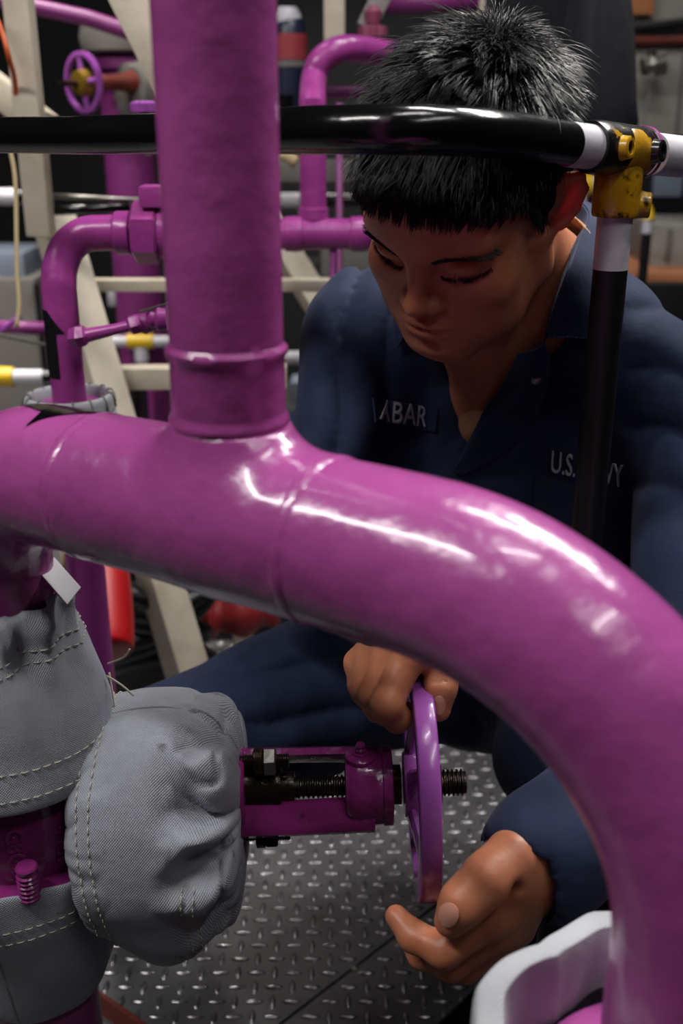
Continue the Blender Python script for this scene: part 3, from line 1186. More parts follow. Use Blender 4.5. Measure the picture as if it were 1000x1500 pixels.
def screw_boss(p, d, mt, ln=0.014, r=0.0085):
    b = G().lathe(p, d, [(-0.006, r * 1.25), (ln * .55, r * 1.02), (ln * .9, r), (ln, r * .86), (ln, r * .62), (ln - 0.002, r * .6)], 26, False).build('screw_boss', mt, tee)
    return b, G().lathe(Vector(p) + Vector(d).normalized() * (ln - 0.0045), d, [(0, r * .62), (0.003, r * .58), (0.0032, r * .34), (0.0015, r * .3), (0.001, 0.0005)], 6, True)


for px, py, mt in ((921, 212, 'yellow'), (968, 218, 'black_chipped')):
    s = min(np.linspace(0, tl, 300), key=lambda q: abs(proj(te0 + tdir * q + front * RT)[0] - px + 6))
    p = te0 + tdir * s + front * RT * .94 + UP * 0.001
    b, sc_ = screw_boss(p, front * .95 + side * .2 + UP * .1, M[mt], 0.0065, 0.0088)
    sc_.build('set_screw', M['grease'], tee)
p = tcen - UP * 0.042 + side * RB * .75 + front * RB * .5
b, sc_ = screw_boss(p, side * .55 + front * .8, M['yellow'], 0.012, 0.0105)
sc_.build('set_screw', M['grease'], tee)
# magenta band of paint round the tee's run
s = min(np.linspace(0, tl, 300), key=lambda q: abs(proj(te0 + tdir * q)[0] - 952))
G().lathe(te0 + tdir * s, tdir, [(-0.002, RT + 0.0004), (-0.0015, RT + 0.001), (0.0015, RT + 0.001), (0.002, RT + 0.0004)], 40, False).build('paint_ring', M['purple'], tee)
# post below the tee
PRD = 0.0147
pt_w = tcen - UP * 0.048
zb = z_on(tcen.x, tcen.y, 394)
G().lathe((tcen.x, tcen.y, zb), UP, [(0, PRD + .0002), (pt_w.z - zb, PRD + .0002)], 32).build('post_band', M['white_band'], hr, label='white painted band at the top of the post')
G().lathe((tcen.x, tcen.y, 0), UP, [(0, PRD), (zb, PRD)], 32).build('post', M['black'], hr)

# ------------------------------------------------------------------ background gear
def plain_box(g, px0, py0, px1, py1, d, depth=0.05, bev=0.004):
    """upright box whose front face spans the picture rectangle at that distance"""
    a, b = at(px0, py0, d), at(px1, py1, d)
    c = (at((px0 + px1) / 2, (py0 + py1) / 2, d))
    w = (at(px1, (py0 + py1) / 2, d) - at(px0, (py0 + py1) / 2, d)).length
    h = (at((px0 + px1) / 2, py1, d) - at((px0 + px1) / 2, py0, d)).length / CP
    return g.box((c.x, c.y + depth / 2, c.z), w, depth, h, None, min(bev, w * .2, h * .2, depth * .2))


def drop(px, py, d, py2):
    """vertical line from a picture point down (or up) to picture row py2"""
    p = at(px, py, d)
    return p, Vector((p.x, p.y, z_on(p.x, p.y, py2)))


def upright(g, px, py0, d, py1, r, n=20):
    a, b = drop(px, py0, d, py1)
    return g.tube([a, b], r, n)


# cream support frame on the left
fr = thing('support_frame', 'cream painted steel frame with a sloping leg, at left behind the small purple bend', 'frame', (at(60, 330, 1.66).x, at(60, 330, 1.66).y, 0))
a, b = drop(61, 345, 1.66, -60)
G().bar(a, b, 0.038, 0.042, (0, 1, 0), 0.004).build('upright_beam', M['cream'], fr, 30)
leg = G().bar(at(80, 325, 1.74), at(291, 1040, 1.72), 0.056, 0.056, (0.62, -0.75, 0.2), 0.003)
leg.build('sloping_leg', M['cream'], fr, 30)
G().bar(at(-60, 88, 1.70), at(66, 185, 1.66), 0.045, 0.045, (0, 1, 0), 0.004).build('brace', M['cream'], fr, 30)
G().bar(at(118, 417, 1.82), at(560, 417, 1.82), 0.03, 0.02, (0, 0, 1), 0.002).build('crossbar', M['cream'], fr, 30)
G().bar(at(150, 553, 1.78), at(420, 550, 1.78), 0.036, 0.036, (0, 0, 1), 0.002).build('crossbar', M['cream'], fr, 30)
br = G().bar(at(172, -40, 1.5), at(262, 140, 1.5), 0.050, 0.040, (0, 1, 0.3), 0.003).build('diagonal_brace', M['cream'], None, 30)
tag(br, 'cream diagonal brace crossing the top beside the purple riser', 'brace')
f2 = thing('support_frame', 'cream frame with diagonal brace between the riser and the man\'s shoulder', 'frame', at(330, 700, 2.1))
G().bar(at(372, 296, 2.0), at(520, 530, 2.0), 0.048, 0.04, (0, -0.6, 0.8), 0.003).build('diagonal_brace', M['cream'], f2, 30)
G().bar(at(330, 250, 2.04), at(640, 250, 2.04), 0.042, 0.04, (0, 0, 1), 0.003).build('crossbar', M['grey_mid'], f2, 30)
aa, bb = drop(340, 500, 2.04, -40)
G().bar(Vector((aa.x, aa.y, 0.0)), bb, 0.04, 0.04, (0, 1, 0), 0.003).build('upright_beam', M['cream'], f2, 30)

# small purple bend with hex union, left of the riser
sb_ = thing('small_purple_pipe', 'small purple bent pipe with hexagon union and black flow arrow, left of the riser', 'pipe', (at(92, 590, 1.24).x, at(92, 590, 1.24).y, 0))
dB = 1.22
RBp = 0.0202
a = at(86, 420, dB)
vert = [Vector((a.x, a.y, z)) for z in np.linspace(0.02, a.z, 14)]
zlow = 0
bend = catmull([vert[-1], at(88, 392, dB), at(100, 362, dB), at(124, 344, dB), at(156, 341, dB), at(205, 341, dB)], 8)
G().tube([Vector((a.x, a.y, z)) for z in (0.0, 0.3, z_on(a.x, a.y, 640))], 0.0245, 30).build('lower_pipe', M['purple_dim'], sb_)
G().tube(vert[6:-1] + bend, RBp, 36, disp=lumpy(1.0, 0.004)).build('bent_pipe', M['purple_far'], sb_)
h0, h1 = at(168, 341, dB), at(300, 341, dB)
ha = (h1 - h0).normalized()
G().lathe(h0, ha, [(0, RBp), (0.001, 0.0232), (0.003, 0.0245), (0.018, 0.0245), (0.019, 0.0225)], 36).build('socket', M['purple_far'], sb_)
G().hexnut(h0 + ha * 0.022, ha, 0.036, 0.03).build('union_nut', M['purple_far'], sb_, 25)
G().lathe(h0, ha, [(0.052, 0.028), (0.053, 0.0295), (0.066, 0.0295), (0.067, 0.0205), (0.16, 0.0205)], 30).build('tail_piece', M['purple_far'], sb_)
g = G()
g.box(at(232, 287, 1.20), 0.04, 0.035, 0.024, None, 0.004)
g.build('square_head', M['purple_far'], sb_, 30)
# painted black arrow, wrapped on the pipe
V, F = [], []


def on_small(py, ang, lift=0.0004):
    z = z_on(a.x, a.y - RBp, py)
    return Vector((a.x + math.sin(ang) * (RBp + lift), a.y - math.cos(ang) * (RBp + lift), z))


rows = []
for k in range(10):
    py = 456 + (490 - 456) * k / 9
    hi_ = -0.62 + (0.62 - -0.62) * k / 9 * 0.8
    rows.append([on_small(py, -1.5 + (hi_ + 1.5) * j / 8) for j in range(9)])
for k in range(10):
    py = 491 + (556 - 491) * k / 9
    rows.append([on_small(py, -1.5 + (-0.14 + 1.5) * j / 8) for j in range(9)])
V = [p for r in rows for p in r]
F = [(i * 9 + j, i * 9 + j + 1, (i + 1) * 9 + j + 1, (i + 1) * 9 + j) for i in range(len(rows) - 1) for j in range(8)]
G().add(V, F).build('painted_arrow', M['black'], sb_, 180, label='black flow arrow painted on the small pipe')
# white lagging collar at its foot
zt_ = z_on(a.x, a.y, 576)
col_ = thing('lagging_collar', 'pale grey laced lagging collar round the foot of the small purple pipe', 'insulation pad', (a.x, a.y, zt_ - 0.12))


def rL(s, an):
    return 1 + 0.012 * noise.noise(Vector((math.cos(an) * 2, math.sin(an) * 2, s * 30)))


profL = [(0.02, 0.041), (0.006, 0.044), (0.0, 0.048), (0.004, 0.0525), (0.018, 0.054), (0.022, 0.0525), (0.026, 0.0545), (0.05, 0.055), (0.10, 0.054), (0.11, 0.022)]
pad_mesh(Vector((a.x, a.y, zt_)), -UP, profL, rL, 90).build('cover', M['pad_white'], col_, 180)
G().lathe((a.x, a.y, zt_ - 0.016), UP, [(0, 0.039), (0.004, 0.040), (0.005, 0.020)], 40).build('inner_ring', M['purple_far'], col_)
for k in range(15):
    an = 2 * math.pi * k / 15
    P = [Vector((a.x + math.cos(an) * r_, a.y + math.sin(an) * r_, zt_ + z_)) for r_, z_ in ((0.046, 0.001), (0.051, 0.0005), (0.054, -0.006), (0.0552, -0.016))]
    G().tube(P, 0.0011, 5).build('lacing', M['grey_mid'], col_, 180)
# thin branch with valve towards the riser
tb = thing('branch_pipe', 'thin purple branch with small fitting, running up to the riser', 'pipe', at(112, 494, 1.2))
P = [at(106, 494, 1.205), at(128, 491, 1.2), at(170, 482, 1.2), at(206, 473, 1.2)]
G().tube(P, [0.0085, 0.0082, 0.0062, 0.0062], 18).build('thin_tube', M['purple_far'], tb)
G().tube([at(108, 494, 1.203), at(116, 493, 1.2), at(124, 491.5, 1.2), at(127, 491, 1.2)], [0.0125, 0.0135, 0.0125, 0.009], 6).build('tube_nut', M['purple_far'], tb, 25)
G().tube([at(188, 478, 1.2), at(192, 476.5, 1.2), at(202, 474, 1.2), at(206, 473, 1.2)], [0.007, 0.0115, 0.0115, 0.008], 6).build('tube_nut', M['purple_far'], tb, 25)
G().tube([at(200, 472, 1.21), at(212, 474, 1.21), at(224, 470, 1.22), at(236, 466, 1.22)], [0.010, 0.0125, 0.010, 0.010], 16).build('cock_body', M['purple_dim'], tb)
G().lathe(at(246, 466, 1.19), at(230, 466, 1.19) - at(246, 466, 1.19), [(0, 0.014), (0.010, 0.0155), (0.014, 0.011), (0.018, 0.012), (0.024, 0.006)], 18).build('cap', M['purple_far'], tb)
G().bar(at(204, 457, 1.18), at(256, 442, 1.18), 0.0042, 0.003, (0, 0, 1), 0.001).build('lever', M['steel'], tb, 30)

# pipe column and handwheel valve, far left
dC = 2.25
pc = thing('pipe_column', 'wide purple upright pipe behind the black rail, wrapped in grey at the top', 'pipe', (at(188, 300, dC).x, at(188, 300, dC).y, 0))
g = G()
ctop = at(186, 180, dC)
g.tube([Vector((ctop.x, ctop.y, 0.0)), Vector((ctop.x, ctop.y, z_on(ctop.x, ctop.y, 62)))], 0.052, 28)
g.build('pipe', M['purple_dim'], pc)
G().lathe((ctop.x, ctop.y, z_on(ctop.x, ctop.y, 78)), UP, [(0, 0.07), (0.004, 0.083), (0.03, 0.086), (0.055, 0.08), (0.06, 0.06)], 30, rfun=lambda s, an: 1 + 0.05 * noise.noise(Vector((math.cos(an) * 2, math.sin(an) * 2, s * 40)))).build('lagging', M['grey_mid'], pc)
G().lathe((ctop.x, ctop.y, z_on(ctop.x, ctop.y, 102)), UP, [(0, 0.06), (0.002, 0.066), (0.02, 0.066), (0.022, 0.06)], 30).build('flange', M['purple_dim'], pc)
hwv = thing('wheel_valve', 'small valve with lilac handwheel, brass hub and long spindle, against the purple column', 'valve', at(125, 165, 2.05))
wc = at(122, 121, 2.05)
wax = Vector((0.66, 0.75, 0.02)).normalized()
wh = G().lathe(wc, wax, [(-0.005, 0.048), (-0.0055, 0.052), (-0.004, 0.0565), (0.004, 0.0565), (0.0055, 0.052), (0.005, 0.048), (-0.005, 0.048)], 48, False).build('handwheel', M['lilac'], hwv)
yy = (UP - wax * UP.dot(wax)).normalized()
xx = yy.cross(wax)
for k in range(4):
    an = math.pi / 2 * k + 0.1
    rd = yy * math.cos(an) + xx * math.sin(an)
    G().tube([wc + rd * 0.012, wc + rd * 0.03, wc + rd * 0.050], [0.008, 0.006, 0.005], 8).build('spoke', M['lilac'], wh)
M['brass'] = mat('old_brass', (150, 118, 40), 0.4, metal=0.6, bump=((60, 0.2),))
G().lathe(wc, wax, [(-0.016, 0.012), (-0.014, 0.022), (0.006, 0.027), (0.012, 0.018)], 20).build('hub', M['brass'], wh)
G().tube([wc - wax * 0.065 - UP * 0.002, wc + wax * 0.01], 0.0062, 10).build('spindle', M['grease'], hwv)
G().lathe(wc, wax, [(0.03, 0.012), (0.04, 0.016), (0.06, 0.013), (0.09, 0.017), (0.12, 0.022), (0.13, 0.013)], 18).build('bonnet', M['rust'], hwv)
lg = G().lathe(at(186, 134, 2.15), wax, [(0, 0.035), (0.004, 0.052), (0.03, 0.058), (0.06, 0.056), (0.085, 0.045), (0.09, 0.02)], 32, rfun=lambda s, an: 1 + 0.08 * noise.noise(Vector((math.cos(an) * 2 + 4, math.sin(an) * 2, s * 30))))
lg.build('lagging', M['grey_mid'], hwv)
kb = thing('valve_knob', 'little lilac scalloped knob just above the black rail beside the riser', 'knob', at(212, 164, 1.35))
kc = at(212, 156, 1.35)
G().lathe(kc, UP, [(-0.008, 0.006), (-0.006, 0.017), (0.004, 0.018), (0.007, 0.012)], 60, rfun=lambda s, an: 1 + 0.09 * math.cos(an * 8)).build('knob', M['lilac'], kb)
G().lathe(kc, UP, [(-0.06, 0.005), (-0.006, 0.005)], 12).build('spindle', M['steel'], kb)
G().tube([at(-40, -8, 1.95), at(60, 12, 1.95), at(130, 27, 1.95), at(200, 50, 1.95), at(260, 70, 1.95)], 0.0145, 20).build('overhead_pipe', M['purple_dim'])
tag(bpy.data.objects['overhead_pipe'], 'dim purple pipe slanting across the top left corner', 'pipe')
oc = G().tube(catmull([at(-12, 12, 1.5), at(2, 44, 1.5), at(12, 80, 1.5), at(22, 120, 1.55), at(24, 170, 1.6)], 5), 0.0035, 8).build('orange_cable', M['orange'], None, 180)
tag(oc, 'orange cable hanging at the top left edge', 'cable')
tc_ = G().tube(catmull([at(14, 215, 1.5), at(22, 260, 1.5), at(24, 330, 1.5), at(25, 400, 1.5), at(28, 445, 1.5), at(24, 480, 1.5)], 5), 0.0032, 8).build('hanging_rope', M['tan_rope'], None, 180)
tag(tc_, 'tan cord hanging at the left edge below the black rail', 'cord')

# little far handrails with yellow fittings
def far_rail(label, y, x0, x1, d, tees, r=0.0165):
    t = thing('far_handrail', label, 'handrail', at((x0 + x1) / 2, y, d), 'distant handrails')
    G().tube([at(x0, y, d), at((x0 + x1) / 2, y, d), at(x1, y, d)], r, 16).build('rail', M['black_gloss'], t)
    for tx, side, down in tees:
        c = at(tx, y, d)
        ax = (at(tx + 10, y, d) - c).normalized()
        hl_ = 0.03
        G().lathe(c - ax * hl_, ax, [(0, r * 1.05), (0.001, r * 1.35), (2 * hl_ - 0.001, r * 1.35), (2 * hl_, r * 1.05)], 18).build('tee', M['yellow_far'], t)
        for sgn in side:
            G().lathe(c + ax * hl_ * sgn, ax * sgn, [(0, r * 1.02), (0.055, r * 1.03)], 16).build('white_band', M['white_band'], t)
        if down:
            G().lathe(c - UP * r, -UP, [(0, r * 1.3), (0.03, r * 1.3), (0.031, r), (0.075, r)], 16).build('post_band', M['white_band'], t)
            G().lathe(c - UP * (r + 0.075), -UP, [(0, r * .97), (0.55, r * .97)], 14).build('post', M['black'], t)
    return t


far_rail('distant handrail with white and yellow end at the left edge by the small pipe', 552, -90, 330, 2.0, ((-2, (1,), False),), 0.0145)
far_rail('distant handrail with yellow tee seen between sloping leg and riser', 500, 150, 330, 2.35, ((206, (-1, 1), True),), 0.0125)
far_rail('distant black rail with white end at the left edge behind the cream frame', 288, -120, 60, 2.1, ((-35, (1,), False),), 0.0165)
far_rail('distant rail with white band just right of the riser under the grey bar', 294, 396, 560, 2.6, ((388, (1,), False),), 0.018)
far_rail('distant rail with white band low between riser and sleeve', 524, 400, 480, 2.3, ((392, (1,), False),), 0.0145)
aa, bb = drop(500, 524, 2.3, 600)
G().tube([Vector((aa.x, aa.y, 0.0)), aa], 0.014, 12).build('post', M['black'], bpy.data.objects['far_handrail.004'])
far_rail('distant rail with yellow tee just behind the man\'s ear', 270, 836, 902, 2.3, ((846, (1,), True),), 0.017)
fr2 = thing('far_handrail', 'distant handrail ending in a yellow elbow right of the white post band', 'handrail', at(945, 312, 2.3), 'distant handrails')
G().tube([at(850, 306, 2.3), at(936, 303, 2.3)], 0.0085, 14).build('rail', M['white_band'], fr2)
G().tube(catmull([at(932, 303, 2.3), at(944, 304, 2.3), at(949, 314, 2.3), at(949, 324, 2.3)], 5), 0.0135, 14).build('elbow', M['yellow_far'], fr2)
g = G()
a_, b_ = drop(948, 322, 2.3, 342)
g.tube([a_, b_], 0.0115, 12).build('white_band', M['white_band'], fr2)
a_, b_ = drop(947, 342, 2.3, 470)
G().tube([a_, b_], 0.0105, 12).build('post', M['black'], fr2)
wr = G().tube([at(40, 285, 1.665), at(215, 294, 1.67)], 0.0045, 8).build('thin_rod', M['steel'], None, 180)
tag(wr, 'thin bare steel rod behind the cream frame, above the small bend', 'rod')
wr = G().tube([at(40, 309, 1.665), at(190, 304, 1.67)], 0.008, 10).build('black_rod', M['black_gloss'], None, 180)
tag(wr, 'thin black rod behind the cream frame, under the steel one', 'rod')
wr = G().bar(at(-10, 489, 1.7), at(66, 505, 1.7), 0.008, 0.004, (0, 0, 1), 0.001).build('flat_bar', M['steel'], None, 30)
tag(wr, 'bare flat steel bar at the left edge behind the small pipe', 'bar')
wr = G().tube([at(-12, 496, 1.75), at(26, 466, 1.75), at(30, 462, 1.75)], 0.0045, 10).build('lilac_rod', M['lilac'], None, 180)
tag(wr, 'short lilac rod slanting up at the left edge', 'rod')
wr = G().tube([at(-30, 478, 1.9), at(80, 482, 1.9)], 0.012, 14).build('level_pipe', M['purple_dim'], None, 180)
tag(wr, 'dim purple level pipe at the left edge behind the lilac rod', 'pipe')


def box_thing(name, label, cat, rects, d, depth, m, group=None):
    t = None
    for i, (x0, y0, x1, y1) in enumerate(rects):
        g = G()
        plain_box(g, x0, y0, x1, y1, d, depth)
        o = g.build(name, m, None, 30)
        tag(o, label, cat, group)
    return o


# boxes and panels behind
cb = thing('equipment_cabinet', 'grey equipment cabinet with pale blue top box at the left edge', 'cabinet', at(20, 600, 2.6))
plain_box(G(), -90, 418, 62, 640, 2.55, 0.25).build('body', M['grey_mid'], cb, 30)
plain_box(G(), -60, 372, 36, 412, 2.5, 0.2, 0.01).build('top_box', M['grey_blue'], cb, 30)
plain_box(G(), 0, 424, 52, 470, 2.54, 0.02).build('panel', M['grey_mid'], cb, 30)
plain_box(G(), 60, 425, 66, 640, 2.53, 0.02).build('edge_strip', M['black'], cb, 30)
jb = thing('junction_box', 'pale square junction box behind the sloping leg, left of the riser', 'box', at(178, 450, 2.5))
plain_box(G(), 157, 424, 198, 449, 2.5, 0.06, 0.006).build('box_body', M['white_band'], jb, 30)
plain_box(G(), 200, 388, 212, 460, 2.48, 0.03).build('strap', M['black'], jb, 30)
pv = thing('purple_vessel', 'dim purple upright vessel low behind the cream crossbar, left of the riser', 'vessel', at(210, 600, 2.6))
q = at(240, 560, 2.75)
G().lathe((q.x, q.y, 0), UP, [(0, 0.10), (z_on(q.x, q.y, 470), 0.10), (z_on(q.x, q.y, 465), 0.09), (z_on(q.x, q.y, 458), 0.03)], 32).build('shell', M['purple_dim'], pv)
for px in (195, 222):
    aa, bb = drop(px, 570, 2.38, 700)
    G().tube([aa, bb], 0.010, 10).build('riser_tube', M['black'] if px < 200 else M['purple_dim'], pv)
# purple tee work right of the riser
tw = thing('pipe_tee', 'purple bent pipe rising from a level tee between riser and the man\'s head', 'pipe', at(458, 330, 1.65))
dT = 1.66
rT = 0.0205
p0_ = at(459, 318, dT)
pv_ = [Vector((p0_.x, p0_.y, z)) for z in np.linspace(p0_.z - 0.02, z_on(p0_.x, p0_.y, 150), 8)]
bend = catmull([pv_[-1], at(459, 118, dT), at(470, 90, dT), at(494, 74, dT), at(525, 72, dT + .02), at(600, 84, dT + .10), at(680, 98, dT + .2)], 8)
G().tube(pv_[:-1] + bend, rT, 30).build('bent_pipe', M['purple_far'], tw)
G().lathe((p0_.x, p0_.y, z_on(p0_.x, p0_.y, 322)), UP, [(0, 0.0215), (0.001, 0.0235), (0.018, 0.0235), (0.019, 0.021)], 30).build('socket', M['purple_far'], tw)
tp = catmull([at(380, 343, dT), at(440, 343, dT), at(500, 343, dT), at(590, 343, dT)], 6)
G().tube(tp, 0.0235, 30).build('level_pipe', M['purple_far'], tw)
lax = (tp[-1] - tp[0]).normalized()
for px in (416, 512):
    G().lathe(at(px, 343, dT), lax, [(0, 0.0235), (0.002, 0.0265), (0.018, 0.0275), (0.028, 0.0265), (0.03, 0.0235)], 30).build('collar', M['purple_far'], tw)
wr = G()
aa, bb = drop(488, 350, 1.66, 1000)
wr = wr.tube([aa, bb], 0.0062, 10).build('thin_pipe', M['purple_dim'], None, 180)
tag(wr, 'thin purple pipe dropping below the level tee by the man\'s shoulder', 'pipe')
aa, bb = drop(497, 150, 1.95, 1000)
wr = G().tube([aa, bb], 0.007, 10).build('thin_pipe', M['purple_dim'], None, 180)
tag(wr, 'thin dim purple pipe close behind the bent one, beside the man\'s fringe', 'pipe')
wr = G().tube([at(455, 137, 1.69), at(640, 131, 1.9)], 0.009, 12).build('level_pipe', M['purple_dim'], None, 180)
tag(wr, 'thin dim purple level pipe inside the bend, at the hair\'s left', 'pipe')
# dark canister with a red label
cn = thing('canister', 'navy canister with a red label and white cap at the riser\'s right edge', 'canister', at(425, 200, 2.2))
q = at(424, 90, 2.2)
zb_, zt2 = z_on(q.x, q.y, 240), z_on(q.x, q.y, 20)
G().lathe((q.x, q.y, zb_), UP, lerp_prof([(0, 0.036), (0.02, 0.037), (zt2 - zb_ - 0.05, 0.036), (zt2 - zb_, 0.02)], 4), 28).build('shell', M['navy_plastic'], cn)
G().lathe((q.x, q.y, z_on(q.x, q.y, 88)), UP, [(0, 0.0376), (z_on(q.x, q.y, 50) - z_on(q.x, q.y, 88), 0.0376)], 28).build('label', M['label_red'], cn)
G().lathe((q.x - .004, q.y, z_on(q.x, q.y, 34)), UP, [(0, 0.028), (0.014, 0.03), (0.03, 0.02)], 20).build('cap', M['white_band'], cn)
G().lathe((q.x, q.y, z_on(q.x, q.y, 98)), UP, [(0, 0.0378), (0.011, 0.0378)], 28).build('pale_band', M['grey_mid'], cn)
G().bar(at(338, 150, 2.05), at(424, 150, 2.2), 0.02, 0.03, (0, 0, 1), 0.002).build('bracket', M['black'], cn, 30)
vb = thing('hanging_bracket', 'pale upright bracket above the purple bend, left of the hair', 'bracket', at(490, 60, 2.0))
plain_box(G(), 474, -30, 505, 66, 2.0, 0.03).build('plate', M['cream'], vb, 30)
fb = G().bar(at(535, 42, 1.9), at(575, -40, 1.9), 0.035, 0.01, (0, 1, 0.1), 0.002).build('flat_strap', M['grey_mid'], None, 30)
tag(fb, 'grey flat strap hanging at the top left of the hair', 'strap')
kb = thing('valve_knob', 'dull pink scalloped knob above the purple bend beside the hair', 'knob', at(546, 55, 1.9))
kc = at(546, 46, 1.9)
G().lathe(kc, UP, [(-0.01, 0.01), (-0.008, 0.024), (0.006, 0.024), (0.010, 0.015)], 60, rfun=lambda s, an: 1 + 0.1 * math.cos(an * 8)).build('knob', M['knob_pink'], kb)
G().lathe(kc + UP * 0.012, UP, [(0, 0.012), (0.02, 0.016), (0.03, 0.008)], 16).build('bonnet', M['knob_pink'], kb)
tp_ = G().tube([at(560, 4, 2.1), at(700, 2, 2.1)], 0.02, 16).build('overhead_pipe', M['purple_dim'], None, 180)
tag(tp_, 'dim purple pipe along the top edge above the hair', 'pipe')
pb = G()
plain_box(pb, 660, -60, 712, 16, 2.2, 0.05)
tag(pb.build('pale_box', M['cream'], None, 30), 'pale box at the top edge above the hair', 'box')
lp = G().tube(catmull([at(404, 234, 2.03), at(414, 229, 2.02), at(424, 232, 2.02), at(434, 238, 2.02)], 5), 0.012, 12).build('cable_loop', M['tan_rope'], None, 180)
tag(lp, 'cream cable loop lying on the grey bar beside the riser', 'cable')
# grey equipment glimpsed past the thin pipe
ge = thing('grey_machine', 'mid grey machine casing low behind the thin purple pipe', 'machine', at(480, 450, 2.6))
plain_box(G(), 470, 372, 560, 900, 2.6, 0.3, 0.02).build('casing', M['grey_mid'], ge, 30)
plain_box(G(), 440, 395, 470, 445, 2.55, 0.2, 0.01).build('side_box', M['rubber'], ge, 30)
# right side: hanging coat, red frame, grey locker with conduit fitting, tan bench
ct = G()
cx_ = at(872, 60, 1.62)
lw = []
for i, (py, hw_, dp) in enumerate(((-80, 0.030, .03), (-20, 0.040, .05), (30, 0.050, .055), (90, 0.058, .06), (140, 0.064, .06), (178, 0.068, .06), (196, 0.060, .055))):
    z_ = z_on(cx_.x, cx_.y, py)
    lw.append([Vector((cx_.x + 0.002 * i + math.sin(2 * math.pi * k / 40) * hw_ * (1 + 0.09 * math.sin(5 * 2 * math.pi * k / 40 + i * .5)), cx_.y + math.cos(2 * math.pi * k / 40) * dp * (1 + 0.12 * math.sin(7 * 2 * math.pi * k / 40 + i * .4)), z_)) for k in range(40)])
V = [p for r in lw for p in r]
F = [(i * 40 + k, (i + 1) * 40 + k, (i + 1) * 40 + (k + 1) % 40, i * 40 + (k + 1) % 40) for i in range(6) for k in range(40)] + [tuple(range(40)), tuple(6 * 40 + k for k in reversed(range(40)))]
tag(ct.add(V, F).build('hanging_coat', M['blue_dark'], None, 180), 'dark navy coat hanging behind the man\'s head, right', 'coat')
plain_box(G(), 735, -80, 845, 130, 2.5, 0.3).build('dark_locker', M['blue_dark'], None, 30)
tag(bpy.data.objects['dark_locker'], 'dark locker behind the hair and the hanging coat', 'locker')
rf = thing('red_stand', 'dull red stand between the hair and the hanging coat', 'frame', at(855, 200, 2.3))
plain_box(G(), 832, 146, 880, 158, 2.3, 0.03).build('crossbar', M['red_dull'], rf, 30)
plain_box(G(), 858, 118, 874, 300, 2.3, 0.03).build('upright', M['red_dull'], rf, 30)
lk = thing('electrical_cabinet', 'grey steel cabinet front with a conduit fitting at the upper right corner', 'cabinet', at(970, 200, 2.7))
plain_box(G(), 905, 62, 1130, 190, 2.7, 0.06, 0.004).build('panel_sheet', M['wall_grey'], lk, 30)
plain_box(G(), 996, 60, 1001, 190, 2.69, 0.02, 0.001).build('panel_seam', M['grey_mid'], lk, 30)
plain_box(G(), 905, -60, 1130, 33, 2.7, 0.06, 0.004).build('panel_sheet', M['wall_grey'], lk, 30)
plain_box(G(), 918, -40, 960, 16, 2.66, 0.04, 0.004).build('tan_box', M['tan'], lk, 30)
G().tube([at(905, 44, 2.62), at(960, 38, 2.62), at(1060, 26, 2.62)], 0.012, 12).build('black_conduit', M['black'], lk)
G().tube([at(915, 60, 2.64), at(1040, 58, 2.64)], 0.010, 10).build('brown_ledge', M['rust'], lk)
cf = G().lathe(at(938, 98, 2.6), at(975, 92, 2.6) - at(938, 98, 2.6), [(0, 0.012), (0.004, 0.022), (0.018, 0.022), (0.02, 0.016), (0.034, 0.018), (0.036, 0.028), (0.058, 0.028), (0.062, 0.014)], 20)
cf.build('conduit_fitting', M['steel'], lk)
G().tube(catmull([at(968, 74, 2.6), at(950, 78, 2.6), at(944, 92, 2.6)], 5), 0.006, 8).build('cable', M['black'], lk)
G().tube(catmull([at(956, 112, 2.6), at(950, 140, 2.62), at(942, 180, 2.62)], 5), 0.003, 6).build('thin_wire', M['grey_mid'], lk)
dk = thing('machine_block', 'dark machine block with pale label plate, right of the post', 'machine', at(975, 300, 2.5))
plain_box(G(), 905, 195, 1130, 330, 2.9, 0.3, 0.01).build('block', M['rubber'], dk, 30)
plain_box(G(), 957, 247, 1000, 286, 2.89, 0.03, 0.003).build('label_plate', M['grey_blue'], dk, 30)
plain_box(G(), 905, 300, 952, 400, 2.88, 0.05, 0.003).build('side_panel', M['black'], dk, 30)
wg = thing('grey_cupboard', 'pale grey cupboard standing on the tan bench at the right edge', 'cupboard', at(980, 395, 2.5))
plain_box(G(), 952, 332, 1130, 400, 2.5, 0.25, 0.004).build('cupboard_body', M['wall_grey'], wg, 30)
plain_box(G(), 976, 338, 984, 380, 2.49, 0.02, 0.001).build('door_gap', M['grey_mid'], wg, 30)
tbn = thing('tan_bench', 'tan topped bench behind the man\'s left shoulder at the right', 'bench', at(960, 480, 2.4))
plain_box(G(), 880, 402, 1130, 424, 2.4, 0.35, 0.003).build('bench_top', M['tan'], tbn, 30)
plain_box(G(), 880, 424, 1130, 620, 2.42, 0.3, 0.003).build('bench_front', M['rubber'], tbn, 30)
# lower left: red bottle, dark purple pipe, black gear
rb = thing('red_bottle', 'glossy red steel bottle low behind the upper grey pad', 'bottle', at(150, 960, 1.55))
ra_, rb_ = at(140, 778, 1.62), at(146, 960, 1.52)
g = G().lathe(rb_, ra_ - rb_, lerp_prof([(0, 0.02), (0.004, 0.043), (0.02, 0.050), (0.10, 0.050), (0.155, 0.043), (0.185, 0.026), (0.20, 0.013)], 4), 32).build('shell', M['red'], rb)
G().lathe(rb_ + (ra_ - rb_).normalized() * 0.2, ra_ - rb_, [(0, 0.014), (0.02, 0.016), (0.03, 0.012), (0.05, 0.012)], 16).build('neck', M['rubber'], rb)
wire = G()
aa, bb = drop(89, 790, 1.3, 850)
wire = wire.tube([aa, bb], 0.0028, 8).build('pale_rod', M['tan_rope'], None, 180)
tag(wire, 'thin pale rod in the gap under the bend', 'rod')
